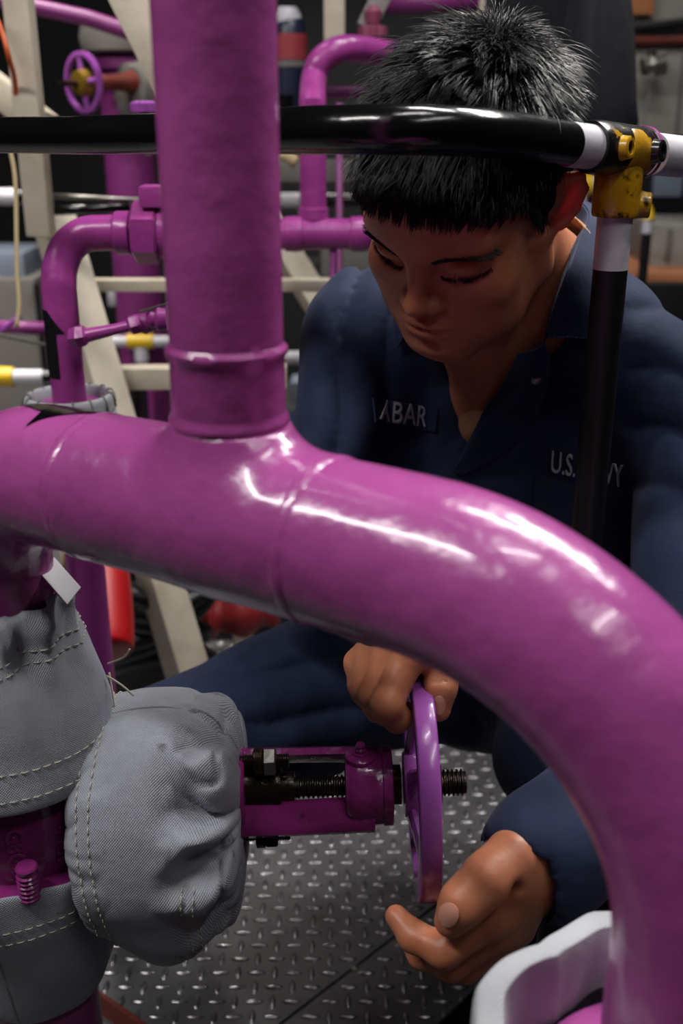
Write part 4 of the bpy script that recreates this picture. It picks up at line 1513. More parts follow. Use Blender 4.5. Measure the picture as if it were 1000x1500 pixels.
blk = thing('hose_coil', 'coil of black hose lying behind the red bottle and the sloping leg', 'hose', at(200, 900, 1.75))
for k in range(5):
    cpt = at(206 + 8 * math.sin(k * 2.1), 850 + 26 * k, 1.78 + 0.02 * k)
    P = [cpt + Vector((0.11 * math.cos(t), 0.06 * math.sin(t), 0.022 * math.sin(2 * t + k))) for t in np.linspace(0, 2 * math.pi, 40)]
    G().tube(P, 0.017, 12, False).build('hose_turn', M['rubber'], blk, 180)
rg = thing('red_valve', 'dull red valve body in the dark beyond the man\'s knee', 'valve', at(350, 910, 2.0))
g = G().lathe(at(300, 905, 2.0), Vector((1, 0.1, 0.12)), lerp_prof([(0, 0.03), (0.01, 0.045), (0.03, 0.03), (0.07, 0.05), (0.11, 0.03), (0.13, 0.045), (0.14, 0.03)], 4), 24).build('valve_body', M['red_dull'], rg)
G().lathe(at(350, 900, 2.0), UP, [(0, 0.02), (0.06, 0.016), (0.08, 0.02)], 16).build('stem_housing', M['rust'], rg)
tri_ = G()
plain_box(tri_, 284, 868, 300, 920, 1.95, 0.03)
tag(tri_.build('red_bracket', M['red'], None, 30), 'small red bracket against the sloping cream leg', 'bracket')
# low dark machinery closing the view under the pipes
mc = thing('machine_bed', 'dark machine bed in the gloom behind everything, left', 'machine', at(250, 800, 3.0))
plain_box(G(), -260, 610, 440, 830, 3.05, 0.4, 0.03).build('bed_block', M['wall'], mc, 30)
plain_box(G(), 0, 590, 60, 640, 2.95, 0.2, 0.02).build('rusty_block', M['rust'], mc, 30)
plain_box(G(), 424, 560, 470, 596, 2.9, 0.1, 0.02).build('grey_cap', M['grey_blue'], mc, 30)
plain_box(G(), 405, 628, 450, 670, 2.9, 0.05, 0.004).build('red_strip', M['red_dull'], mc, 30)

gap_fill = thing('dark_gap_filler', 'added black box darkening the gap beside the sloping cream leg, under the hose', 'filler', at(205, 1000, 1.95))  # added dark box: blacks out the lit deck in this gap
plain_box(G(), 120, 915, 262, 1080, 1.95, 0.25, 0.01).build('filler_body', M['rubber'], gap_fill, 30)
plain_box(G(), 116, 905, 266, 917, 1.94, 0.27, 0.004).build('rim', M['black'], gap_fill, 30)
gap_fill = thing('dark_deck_filler', 'black crate on the deck beyond the man\'s thigh, behind the red valve', 'crate', at(370, 960, 2.3))  # second added box, standing in for the darkness behind the red valve
plain_box(G(), 262, 868, 455, 1010, 2.3, 0.3, 0.01).build('filler_body', M['rubber'], gap_fill, 30)
plain_box(G(), 258, 858, 459, 870, 2.29, 0.32, 0.004).build('rim', M['black'], gap_fill, 30)

# ------------------------------------------------------------------ the man: smooth-blended solids turned into one continuous skin
# camera axes in the room, to turn the head as measured
CX = np.array([1.0, 0, 0])
CY = np.array([0, -SP, -CP])               # picture down
CZ = np.array([0, CP, -SP])                # away from the lens
C2W = np.stack([CX, CY, CZ], 1)
ca_, sa_ = math.cos, math.sin
hx, hy, hz = 1.045, 0.46, 0.36
Rx = np.array([[1, 0, 0], [0, ca_(hx), -sa_(hx)], [0, sa_(hx), ca_(hx)]])
Ry = np.array([[ca_(hy), 0, sa_(hy)], [0, 1, 0], [-sa_(hy), 0, ca_(hy)]])
Rz = np.array([[ca_(hz), -sa_(hz), 0], [sa_(hz), ca_(hz), 0], [0, 0, 1]])
HB = np.array([[1, 0, 0], [0, 0, -1], [0, -1, 0]], float)
HR = C2W @ (Rz @ Ry @ Rx @ HB)             # columns: his left, forward, up
HO = np.array(EYE) + C2W @ np.array([0.114, -0.270, 0.926])


def hl(x, y, z):
    """head frame (mm) to room"""
    return HO + HR @ (np.array([x, y, z], float) / 1000.0)


def to_head(P):
    return (np.asarray(P) - HO) @ HR * 1000.0


I3 = np.eye(3)


def hrot(ax=0, ay=0, az=0):
    m = Matrix.Rotation(math.radians(ax), 3, 'X') @ Matrix.Rotation(math.radians(ay), 3, 'Y') @ Matrix.Rotation(math.radians(az), 3, 'Z')
    return HR @ np.array(m)


mm = 0.001
body = SDF()


def hel(c, r, k=0.01, op='u', rot=(0, 0, 0)):
    body.el(hl(*c), hrot(*rot), np.array(r) * mm, k, op)


def hrc(a, b, ra, rb, k=0.01, op='u'):
    body.rc(hl(*a), hl(*b), ra * mm, rb * mm, k, op)


# skull and face
hel((0, -8, 48), (74, 97, 84), 0.0)
hel((0, 38, 20), (66, 56, 66), 0.02)
hel((0, 42, -28), (57, 50, 71), 0.025)
for s in (-1, 1):
    hrc((s * 56, 5, -46), (s * 20, 78, -88), 15, 15, 0.03)      # jaw line
    hrc((s * 62, 8, -10), (s * 55, 4, -52), 14, 14, 0.02)
    hel((s * 44, 64, -20), (24, 22, 19), 0.02)                  # cheekbone
    hrc((s * 46, 74, 25), (s * 12, 88, 24), 9, 10, 0.014)       # brow ridge
hel((0, 80, -88), (23, 17, 17), 0.022)                          # chin
hel((0, 80, -58), (33, 21, 25), 0.02)                           # muzzle
hel((0, 70, 48), (52, 28, 34), 0.03)                            # forehead
for s in (-1, 1):
    hel((s * 35, 94, 6), (20, 15, 11), 0.012, 's', (0, 0, s * -14))              # socket
    hel((s * 35, 75.5, 5), (17, 14.5, 12.5), 0.003, 'u', (0, 0, s * -14))             # lidded eye
    hel((s * 36, 88, -3.5), (17, 4.6, 1.5), 0.0025, 's', (-8, s * -7, s * -22))   # lid slit, eyes cast down
    hel((s * 37, 84, 12.5), (18, 5.5, 1.5), 0.004, 's', (0, s * -8, s * -22))     # lid fold
hrc((0, 90, 18), (0, 108, -22), 6.5, 8.0, 0.012)                # nose
hel((0, 109, -27), (10.5, 9.5, 9.0), 0.007)
for s in (-1, 1):
    hel((s * 12.5, 98, -31), (8, 10.5, 8), 0.006)
    hel((s * 6.5, 104, -37.5), (3.6, 5.5, 3.2), 0.003, 's')
hel((0, 99, -51.5), (23, 8.5, 6), 0.005)
hel((0, 98, -63), (19, 9.0, 7.0), 0.005)
hel((0, 108, -57), (25, 12, 1.3), 0.003, 's')
hel((0, 103, -43), (3.5, 5, 7), 0.006, 's')                     # philtrum
hel((0, 103, -75), (15, 8, 4), 0.01, 's')
for s in (-1, 1):
    hel((s * 40, 56, -54), (20, 24, 28), 0.03)                  # cheek
# ears: flared out at the top, leaning back
for s in (-1, 1):
    e1 = np.array([s * 0.36, -0.42, 0.80])
    e1 /= np.linalg.norm(e1)
    e2 = np.array([s * 0.80, -0.58, 0.0])
    e2 -= e1 * (e1 @ e2)
    e2 /= np.linalg.norm(e2)
    e3 = np.cross(e1, e2)
    if e3[1] < 0:
        e3 = -e3
    ER_ = HR @ np.stack([e1, e2, e3], 1)
    c = np.array([s * 73.0, -10.0, 6.0]) + e2 * 4

    def ear(off, rad, k, op='u'):
        body.el(hl(*(c + e1 * off[0] + e2 * off[1] + e3 * off[2])), ER_, np.array(rad) * mm, k, op)
    ear((2, 0, 0), (33, 16, 4.2), 0.006)
    ear((8, 3, 5.0), (19, 11, 5.0), 0.003, 's')
    ear((-6, -2, 5.0), (13, 8, 5.5), 0.003, 's')
    ear((3, -3, 2.0), (13, 3.2, 3.2), 0.004)
    ear((-6, -12, 2.5), (6, 4, 4), 0.004)
    ear((-25, -4, 0), (9, 9, 4.8), 0.005)
    body.chain([hl(*(c + e1 * q[0] + e2 * q[1] + e3 * 1.6)) for q in ((12, -14), (28, -8), (33, 3), (24, 12), (6, 15), (-12, 12))], [3 * mm] * 6, 0.003)
# neck and trunk
A = lambda px, py, d: np.array(at(px, py, d))
NB = A(795, 440, 1.075)
SR, SL = A(545, 492, 1.15), A(1032, 600, 1.07)
ER, EL = A(440, 805, 1.13), A(1015, 1075, 0.945)
PEL = A(770, 965, 1.40)
body.rc(hl(0, -18, -22), NB, 0.052, 0.054, 0.03)
body.rc(hl(24, 30, -84), A(726, 590, 1.125), 0.026, 0.024, 0.03)
body.rc(hl(-20, 30, -80), A(708, 585, 1.13), 0.026, 0.024, 0.03)
CR, CL = A(665, 600, 1.25), A(905, 640, 1.21)
HPR, HPL = A(690, 950, 1.42), A(850, 965, 1.36)
body.rc(CR, HPR, 0.108, 0.12, 0.06)
body.rc(CL, HPL, 0.108, 0.12, 0.06)
body.rc(CR, CL, 0.11, 0.11, 0.06)
body.rc(NB, (CR + CL) / 2 + C2W @ np.array([0, -.05, .03]), 0.055, 0.08, 0.05)
# the wheel tells where the hands are
dR = proj(W + UP * RW)[2]
WR = A(607, 893, dR + 0.03)
body.chain([SR, ER, WR], [0.052, 0.043, 0.028], 0.02)
body.rc(SR, CR, 0.05, 0.08, 0.05)
body.rc(SL, CL, 0.05, 0.08, 0.05)
dL = 0.835
WL = A(778, 1270, dL + 0.012)
body.chain([SL, EL, WL], [0.052, 0.043, 0.029], 0.02)
K = 0.006


def finger(pts, rs, k=K):
    body.chain([A(*p) for p in pts], rs, k)


# right hand closed on the top of the wheel
d = dR
finger([(601, 957, d - .006), (566, 1031, d - .018), (582, 1053, d - .004), (598, 1051, d + .010)], [.0142, .0132, .0112, .0092])
finger([(570, 960, d + .012), (547, 1018, d + .006), (566, 1044, d + .02), (592, 1042, d + .03)], [.0136, .0122, .0108, .009])
finger([(545, 966, d + .030), (533, 1012, d + .026), (552, 1040, d + .038), (585, 1040, d + .046)], [.0128, .0114, .0100, .0085])
finger([(525, 972, d + .046), (527, 1005, d + .045), (546, 1030, d + .054), (572, 1036, d + .06)], [.0116, .0100, .009, .008])
for q, r in (((600, 952, d - .006), .0138), ((569, 956, d + .012), .0132), ((544, 962, d + .030), .0122), ((525, 970, d + .046), .011)):
    body.rc(WR, A(*q), 0.021, r, 0.010)
body.rc(A(620, 935, d + .004), A(560, 935, d + .03), 0.018, 0.018, 0.012)
finger([(632, 915, d + .012), (651, 958, d + .004), (645, 1006, d - .002), (643, 1040, d - .001)], [.020, .0142, .0124, .0098], 0.010)
body.rc(A(640, 950, d + .0), A(605, 950, d - .002), 0.012, 0.014, 0.012)
# left hand, open and curled under the wheel
d = dL
finger([(722, 1340, d + .0), (650, 1392, d + .0), (606, 1372, d + .012), (580, 1342, d + .022)], [.0158, .0138, .0120, .0092])
finger([(735, 1358, d + .016), (660, 1412, d + .022), (618, 1398, d + .04), (596, 1366, d + .05)], [.0150, .0132, .0116, .009])
finger([(748, 1362, d + .034), (682, 1416, d + .042), (646, 1412, d + .058), (625, 1388, d + .07)], [.0142, .0124, .011, .009])
finger([(758, 1358, d + .05), (708, 1406, d + .058), (678, 1408, d + .07), (662, 1392, d + .08)], [.0128, .011, .010, .008])
for q, r in (((722, 1338, d), .0155), ((735, 1356, d + .016), .0146), ((748, 1360, d + .034), .014), ((758, 1356, d + .05), .0125)):
    body.rc(WL, A(*q), 0.026, r, 0.012)
finger([(752, 1258, d - .008), (714, 1288, d - .022), (678, 1322, d - .026), (659, 1349, d - .020)], [.024, .0185, .0160, .0125], 0.012)
body.rc(A(745, 1285, d), A(712, 1325, d + .004), 0.022, 0.015, 0.014)


def crease(a, b, r=0.0012, k=0.002):
    body.rc(A(*a), A(*b), r, r, k, 's')


d = dR
for y0_, y1_ in ((992, 989), (1000, 998)):
    crease((632, y0_, d - .0145), (655, y1_, d - .0135))
d = dL
body.rc(A(748, 1296, d - .026), A(706, 1336, d - .018), 0.005, 0.003, 0.010, 's')
lo = np.array([-0.30, 0.55, 0.16])
hi = np.array([0.48, 1.62, 1.24])
person = thing('person', 'crouching man in navy coveralls with short black hair, both hands at the purple handwheel', 'person', (0.18, 1.30, 0.0))
M['skin'] = mat('tan_skin', (186, 122, 90), 0.42, bump=((300, 0.1), (90, 0.06)), mottle=((166, 100, 74), 30, 0.4, 0.75), sss=0.6, spec=0.4)
bV, bF = surface_net(body, lo, hi, 0.0024)
# keep the trunk hidden by the clothes out of the head's way: nothing else to cut
skin_o, bV = np_mesh('body', bV, bF, M['skin'], person, 1)

# nails
def patch(corners, nu, nv, lift, thick, f_surf, name, material, parent, bulge=0.0, start=0.6, end=1.5, round_=False):
    """cloth/nail patch laid on a solid where the four picture corners meet it; it follows the solid's surface"""
    c = [np.array(q, float) for q in corners]
    px, py = [], []
    for i in range(nu):
        for j in range(nv):
            u, v = i / (nu - 1), j / (nv - 1)
            if round_:
                a_, b_ = 2 * u - 1, 2 * v - 1
                u, v = 0.5 + 0.5 * a_ * math.sqrt(1 - b_ * b_ / 2), 0.5 + 0.5 * b_ * math.sqrt(1 - a_ * a_ / 2)
            p = (c[0] * (1 - u) + c[1] * u) * (1 - v) + (c[3] * (1 - u) + c[2] * u) * v
            px.append(p[0])
            py.append(p[1])
    P = march(np.array(px), np.array(py), f_surf, start, end)
    N_ = normals(P, f_surf)
    T_ = P + N_ * lift
    if bulge:
        u = np.repeat(np.linspace(-1, 1, nu), nv)
        v = np.tile(np.linspace(-1, 1, nv), nu)
        T_ = T_ + N_ * (bulge * (1 - u * u) * (1 - v * v))[:, None]
    B_ = P + N_ * (lift - thick)
    V = np.concatenate([T_, B_])
    n = nu * nv
    F = []
    for i in range(nu - 1):
        for j in range(nv - 1):
            q = (i * nv + j, (i + 1) * nv + j, (i + 1) * nv + j + 1, i * nv + j + 1)
            F.append(q)
            F.append(tuple(x + n for x in reversed(q)))
    rim = [i * nv for i in range(nu)] + [(nu - 1) * nv + j for j in range(1, nv)] + [i * nv + nv - 1 for i in range(nu - 2, -1, -1)] + [j for j in range(nv - 2, 0, -1)]
    for i in range(len(rim)):
        a, b = rim[i], rim[(i + 1) % len(rim)]
        F.append((b, a, a + n, b + n))
    o = G().add(V, F).build(name, material, parent, 50)
    return o


def march(px, py, f, start=0.6, end=1.6):
    D = np.stack([(px - 500) / FPX, (py - 750) / FPX, np.ones_like(px)], 1) @ C2W.T
    t = np.full(len(px), start)
    E0 = np.array(EYE)
    for _ in range(160):
        d = f(E0 + D * t[:, None])
        t = np.minimum(t + np.maximum(d, -0.01) * 0.8, end)
    return E0 + D * t[:, None]


def normals(P, f, e=0.002):
    n = np.stack([f(P + np.eye(3)[i] * e) - f(P - np.eye(3)[i] * e) for i in range(3)], 1)
    return n / np.maximum(np.linalg.norm(n, axis=1), 1e-9)[:, None]


M['nail'] = mat('finger_nail', (204, 144, 124), 0.4, sss=0.2)
patch([(633, 1020), (652, 1019), (652, 1046), (635, 1047)], 7, 7, 0.0008, 0.0016, body, 'fingernail', M['nail'], person, 0.0006, 0.7, round_=True)
patch([(646, 1318), (676, 1328), (666, 1362), (640, 1352)], 7, 7, 0.0008, 0.0018, body, 'fingernail', M['nail'], person, 0.0008, 0.7, round_=True)

# ------------------------------------------------------------------ hair: one mesh of many tapering locks on a dark cap
def scalp_line(h):
    """signed amount above the hairline, head frame mm"""
    x, y, z = np.abs(h[:, 0]), h[:, 1], h[:, 2]
    front = 66 - 0.0045 * x * x                              # forehead
    line = np.where(y > 40, front, 0)
    t = np.clip((40 - y) / 22, 0, 1)
    side = np.where(y > 18, 44 + (4 - 44) * t, np.where(y > 4, 4.0, np.where(y > -40, 44.0, -44.0)))
    line = np.where(y > 40, front, side)
    return z - line


H = to_head(bV)
near_head = (np.linalg.norm((H - np.array([0, -8, 40])) / np.array([84, 112, 108]), axis=1) < 1.06) & (H[:, 2] > -55)
ear_zone = (np.abs(H[:, 0]) > 76) & (H[:, 2] < 46) & (H[:, 1] > -60)
on = near_head & (scalp_line(H) > 0) & ~ear_zone
idx = np.where(on)[0]
Fa = bF[on[bF].all(1)]
nrm = normals(bV[idx], body, 0.004)
nmap = np.zeros_like(bV)
nmap[idx] = nrm
CROWN = np.array([8, -52, 118.0])


def growth(Hp, n):
    """combed direction in head frame: away from the crown, over the surface"""
    v = Hp - CROWN
    v = v - n * (v * n).sum(1)[:, None]
    v /= np.maximum(np.linalg.norm(v, axis=1), 1e-6)[:, None]
    return v


cap_lift = np.clip(scalp_line(H[idx]) / 18, 0, 1) * 0.010 + 0.0006
capV = bV[idx] + nrm * cap_lift[:, None]
re = -np.ones(len(bV), int)
re[idx] = np.arange(len(idx))
capF = re[Fa]
# strands
tri = Fa
area = np.linalg.norm(np.cross(bV[tri[:, 2]] - bV[tri[:, 0]], bV[tri[:, 3]] - bV[tri[:, 1]]), axis=1)
NS = 20000
pick = rng.choice(len(tri), NS, p=area / area.sum())
w1, w2 = rng.random((2, NS))
w = np.stack([(1 - w1) * (1 - w2), w1 * (1 - w2), w1 * w2, (1 - w1) * w2], 1)
root = (bV[tri[pick]] * w[:, :, None]).sum(1)
rn = (nmap[tri[pick]] * w[:, :, None]).sum(1)
rn /= np.linalg.norm(rn, axis=1)[:, None]
hp = to_head(root)
hn = rn @ HR
gdir = growth(hp, hn)
# clumping
NCL = 1100
cl = rng.choice(NS, NCL, replace=False)
cid = np.empty(NS, int)
for s in range(0, NS, 500):
    dd = np.linalg.norm(root[s:s + 500, None] - root[cl][None], axis=2)
    cid[s:s + 500] = dd.argmin(1)
cj = rng.normal(size=(NCL, 3)) * 0.34
up_amt = np.clip((hp[:, 2] - 30) / 70, 0, 1)
front_amt = np.clip((hp[:, 1] - 35) / 40, 0, 1)
length = (10 + 30 * up_amt - 9 * front_amt * np.clip((95 - hp[:, 2]) / 30, 0, 1)) * rng.uniform(0.75, 1.15, NS)
lift0 = 0.55 + 0.35 * up_amt - 0.35 * front_amt
d0 = gdir * 0.8 + hn * lift0[:, None] + cj[cid] * 0.55 + rng.normal(size=(NS, 3)) * 0.13
cr_d = np.exp(-(np.linalg.norm(hp - CROWN, axis=1) / 26) ** 2)
d0 += (rng.normal(size=(NS, 3)) * 0.8) * cr_d[:, None]
wild = rng.random(NS) < 0.06
length[wild] *= 1.4
d0[wild] += hn[wild] * 0.8
d0 /= np.linalg.norm(d0, axis=1)[:, None]
grav = np.array([0, 0, -1.0]) @ HR
SEG = 5
P = [hp.copy()]
dirv = d0.copy()
base_lift = np.clip(scalp_line(hp) / 18, 0, 1) * 7
for k in range(SEG):
    step = (length / SEG)[:, None]
    P.append(P[-1] + dirv * step)
    gd = growth(P[-1], hn)
    dirv = dirv + gd * 0.20 + grav * 0.07 + (cj[cid] * 0.10) - hn * 0.06
    dirv /= np.linalg.norm(dirv, axis=1)[:, None]
    # keep out of the skull
P = np.stack(P, 1)                                        # NS, SEG+1, 3
# pull strands of one clump together towards the tips
ctr = np.zeros((NCL, SEG + 1, 3))
num = np.bincount(cid, minlength=NCL)[:, None, None]
np.add.at(ctr, cid, P)
ctr /= np.maximum(num, 1)
kk = np.linspace(0, 0.42, SEG + 1)[None, :, None]
P = P * (1 - kk) + ctr[cid] * kk
Pw = HO + (P / 1000.0) @ HR.T
for k in range(1, SEG + 1):
    q = Pw[:, k]
    dd = body(q)
    need = np.clip(0.0015 + 0.006 * min(1, k / 2) * np.clip(base_lift / 7, 0, 1) - dd, 0, 0.02)
    Pw[:, k] = q + rn * need[:, None]
rad = np.array([0.0005, 0.0005, 0.00046, 0.0004, 0.0003, 0.0001])
t0 = Pw[:, -1] - Pw[:, 0]
t0 /= np.maximum(np.linalg.norm(t0, axis=1), 1e-9)[:, None]
sx = np.cross(t0, rn)
sx /= np.maximum(np.linalg.norm(sx, axis=1), 1e-9)[:, None]
sy = np.cross(t0, sx)
ring = []
for a in range(3):
    an = 2 * math.pi * a / 3
    ring.append(Pw + (sx[:, None] * math.cos(an) + sy[:, None] * math.sin(an)) * rad[None, :, None])
SV = np.stack(ring, 2).reshape(-1, 3)                     # NS, SEG+1, 3 sides
bi = (np.arange(NS) * (SEG + 1) * 3)[:, None]
sf = []
for k in range(SEG):
    for a in range(3):
        b = (a + 1) % 3
        sf.append(np.concatenate([bi + k * 3 + a, bi + k * 3 + b, bi + (k + 1) * 3 + b, bi + (k + 1) * 3 + a], 1))
SF = np.concatenate(sf)
M['hair'] = mat('black_hair', (20, 18, 19), 0.38, spec=0.5)
M['scalp'] = mat('dark_scalp', (9, 8, 9), 0.95, spec=0.05)
np_mesh('scalp', capV, capF, M['scalp'], person)
np_mesh('hair', SV, SF, M['hair'], person)[0]['kind'] = 'stuff'
# eyebrows and lashes
def strands(name, pts, count, ln, dirf, r=0.00024):
    gg = G()
    U_ = rng.random(count)
    a = np.array([pts[0] * (1 - u) ** 2 + 2 * pts[1] * u * (1 - u) + pts[2] * u * u for u in U_])
    a[:, 2] += rng.normal(size=count) * 0.32 * 5.5 * (1 - 0.6 * U_) * (1.0 if name == 'eyebrow' else 0.25)
    Q = HO + (a / 1000.0) @ HR.T
    for _ in range(4):
        NN = normals(Q, body)
        Q = Q - NN * body(Q)[:, None]
    NN = normals(Q, body)
    for i in range(count):
        q, nn_ = Q[i], NN[i]
        dr = HR @ dirf(U_[i]) + nn_ * 0.25
        dr /= np.linalg.norm(dr)
        L_ = ln * rng.uniform(0.7, 1.2)
        gg.tube([q, q + dr * L_ * .5 + nn_ * .0006, q + dr * L_ - nn_ * .0004], [r, r * .8, r * .2], 3, False)
    return gg.build(name, M['hair'], person, 180, kind='stuff')


for s in (-1, 1):
    strands('eyebrow', [np.array([s * 14., 98, 19]), np.array([s * 36., 94, 31]), np.array([s * 58., 70, 21])], 300, 0.007, lambda u: np.array([s * 0.9, -0.25, 0.35 - 0.7 * u]))
    strands('eyelash', [np.array([s * 18., 92, -2]), np.array([s * 37., 94, -9]), np.array([s * 56., 74, 3.])], 220, 0.0042, lambda u: np.array([s * 0.5, 0.35, -0.75]), 0.00022)

# ------------------------------------------------------------------ undershirt, coveralls
def wob(P, sc, seed):
    x = P * sc
    return (np.sin(x[:, 0] * 1.0 + seed + 1.3 * np.sin(x[:, 1] * 0.7 + seed)) + np.sin(x[:, 1] * 1.1 + 2.1 * seed + 1.2 * np.sin(x[:, 2] * 0.8)) + np.sin(x[:, 2] * 0.9 + 0.7 * seed + 1.4 * np.sin(x[:, 0] * 0.9 + 1.0))) / 3


cov = SDF()
cov.rc(CR, HPR, 0.124, 0.135, 0.06)
cov.rc(CL, HPL, 0.124, 0.135, 0.06)
cov.rc(CR, CL, 0.126, 0.126, 0.06)
cov.rc(NB, SR, 0.062, 0.056, 0.05)
cov.rc(NB, SL, 0.062, 0.058, 0.05)
cov.rc(SR, CR, 0.060, 0.095, 0.05)
cov.rc(SL, CL, 0.062, 0.095, 0.05)
WRc = A(600, 898, dR + 0.035)
cov.chain([SR, ER, WRc], [0.062, 0.056, 0.047], 0.03)
cov.chain([SL, EL, WL + (EL - WL) * 0.10], [0.066, 0.058, 0.055], 0.03)
# legs: right thigh rising to the left, left leg folded in the shade
KR, AR = A(228, 1128, 1.14), A(190, 1262, 1.58)
KL, AL = A(845, 1105, 1.12), A(850, 1250, 1.56)
HR_, HL_ = A(640, 935, 1.38), A(820, 990, 1.36)
cov.rc(HR_, KR, 0.105, 0.082, 0.05)
cov.rc(KR, AR, 0.078, 0.060, 0.03)
cov.rc(HL_, KL, 0.105, 0.082, 0.05)
cov.rc(KL, AL, 0.078, 0.060, 0.03)
# openings: neck, cuffs
cov.rc(A(790, 420, 1.05), hl(0, -22, -10), 0.060, 0.070, 0.008, 's')
cov.rc(A(768, 455, 1.03), A(714, 580, 1.06), 0.052, 0.012, 0.006, 's')
cov.rc(A(712, 585, 1.06), A(680, 650, 1.06), 0.010, 0.003, 0.004, 's')
cuffd = (WL - EL) / np.linalg.norm(WL - EL)
cov.rc(WL + cuffd * 0.022, WL - cuffd * 0.02, 0.0415, 0.038, 0.002, 's')
cuffr = (WRc - ER) / np.linalg.norm(WRc - ER)
cov.rc(WRc + cuffr * 0.045, WRc - cuffr * 0.02, 0.038, 0.036, 0.004, 's')


def folds(P):
    # creases: sleeve pulled from the armpit, bunching over the thigh, general drape
    out = 0.0035 * wob(P, 38, 1.0) + 0.0022 * wob(P, 85, 2.2)
    q = (P - EYE_NP) @ C2W
    px = 500 + FPX * q[:, 0] / q[:, 2]
    py = 750 + FPX * q[:, 1] / q[:, 2]
    # thigh: folds across it
    k = np.clip((py - 880) / 40, 0, 1) * np.clip((700 - px) / 100, 0, 1)
    ph = (py - 0.22 * px) / 21 + 1.6 * np.sin(px / 70)
    r = np.abs(np.sin(ph * 0.9))
    out += -0.0120 * k * np.clip((px - 270) / 120, 0, 1) * (r ** 0.6 - 0.6)
    # right sleeve: long folds running down from the shoulder
    k2 = np.clip((640 - px) / 60, 0, 1) * np.clip((760 - py) / 60, 0, 1)
    ph2 = (px + 0.22 * (py - 400)) / 17 + 0.9 * np.sin(py / 60)
    out += -0.0110 * k2 * (np.abs(np.sin(ph2 * 0.8)) ** 0.6 - 0.6)
    # left shoulder
    k3 = np.clip((px - 900) / 40, 0, 1) * np.clip((760 - py) / 60, 0, 1)
    ph3 = (py - 0.5 * (px - 900)) / 22 + 0.8 * np.sin(px / 30)
    out += -0.0080 * k3 * (np.abs(np.sin(ph3 * 0.8)) ** 0.6 - 0.6)
    return out


EYE_NP = np.array(EYE)
covf = lambda P: cov(P, disp=folds)
M['navy'] = mat('navy_coverall_cloth', (31, 42, 71), 0.78, bump=((700, 0.25), (60, 0.15)), mottle=((25, 34, 58), 22, 0.4, 0.75), spec=0.25)
M['navy'].node_tree.nodes['Principled BSDF'].inputs['Sheen Weight'].default_value = 0.05
M['navy_seam'] = mat('navy_seam_thread', (56, 72, 124), 0.75)
cV, cF = surface_net(covf, np.array([-0.42, 0.55, 0.0]), np.array([0.50, 1.75, 1.10]), 0.0042)
np_mesh('coverall', cV, cF, M['navy'], person, 1)

und = SDF()
und.rc(CR, HPR, 0.110, 0.12, 0.05)
und.rc(CL, HPL, 0.110, 0.12, 0.05)
und.rc(CR, CL, 0.110, 0.110, 0.05)
und.rc(NB, NB * .6 + SR * .4, 0.058, 0.045, 0.05)
und.rc(NB, NB * .8 + SL * .2, 0.058, 0.045, 0.05)
und.rc(A(738, 528, 1.10), A(710, 612, 1.125), 0.046, 0.032, 0.03)
und.rc(A(798, 440, 1.08), A(786, 392, 1.052), 0.062, 0.060, 0.02)
und.rc(A(786, 398, 1.05), hl(0, -20, -12), 0.0565, 0.070, 0.003, 's')
und.rc(A(752, 470, 1.03), A(712, 560, 1.06), 0.056, 0.026, 0.005, 's')
M['tee'] = mat('tan_undershirt', (170, 126, 92), 0.8, bump=((500, 0.2),))
uV, uF = surface_net(und, np.array([-0.10, 0.75, 0.5]), np.array([0.45, 1.45, 1.1]), 0.0042)
np_mesh('undershirt', uV, uF, M['tee'], person, 1)


def ribbon(name, rows, thick, material, parent, seam=None):
    """cloth sheet through rows of points (each row a list of room points), given thickness"""
    R_ = [catmull([Vector(p) for p in r], 5) for r in rows]
    m = len(R_[0])
    cols = [catmull([R_[i][j] for i in range(len(R_))], 4) for j in range(m)]
    nv = len(cols[0])
    P_ = np.array([[tuple(c) for c in col] for col in cols])
    du = np.gradient(P_, axis=0)
    dv = np.gradient(P_, axis=1)
    N_ = np.cross(du, dv)
    N_ /= np.maximum(np.linalg.norm(N_, axis=2), 1e-9)[:, :, None]
    toward = (EYE_NP - P_)
    if (N_ * toward).sum() < 0:
        N_ = -N_
    T_ = (P_ + N_ * thick).reshape(-1, 3)
    B_ = P_.reshape(-1, 3)
    n = m * nv
    F = []
    for i in range(m - 1):
        for j in range(nv - 1):
            q = (i * nv + j, (i + 1) * nv + j, (i + 1) * nv + j + 1, i * nv + j + 1)
            F.append(q)
            F.append(tuple(x + n for x in reversed(q)))
    rim = [i * nv for i in range(m)] + [(m - 1) * nv + j for j in range(1, nv)] + [i * nv + nv - 1 for i in range(m - 2, -1, -1)] + [j for j in range(nv - 2, 0, -1)]
    for i in range(len(rim)):
        a, b = rim[i], rim[(i + 1) % len(rim)]
        F.append((b, a, a + n, b + n))
    return G().add(np.concatenate([T_, B_]), F).build(name, material, parent, 60)


# collar: fold line round the neck, outer leaf down on the shoulders (distances found on the cloth itself)
closed = SDF()
closed.ops = [o for o in cov.ops if o[0] == 'u']


under = lambda P: np.minimum(np.minimum(closed(P), und(P)), body(P))


def onto(pts, f=None):
    """picture points with a lift towards the lens above the closed cloth"""
    px = np.array([p[0] for p in pts], float)
    py = np.array([p[1] for p in pts], float)
    Q = march(px, py, under if f is None else f, 0.8)
    D = EYE_NP - Q
    D /= np.linalg.norm(D, axis=1)[:, None]
    return [Q[i] + D[i] * pts[i][2] for i in range(len(pts))]


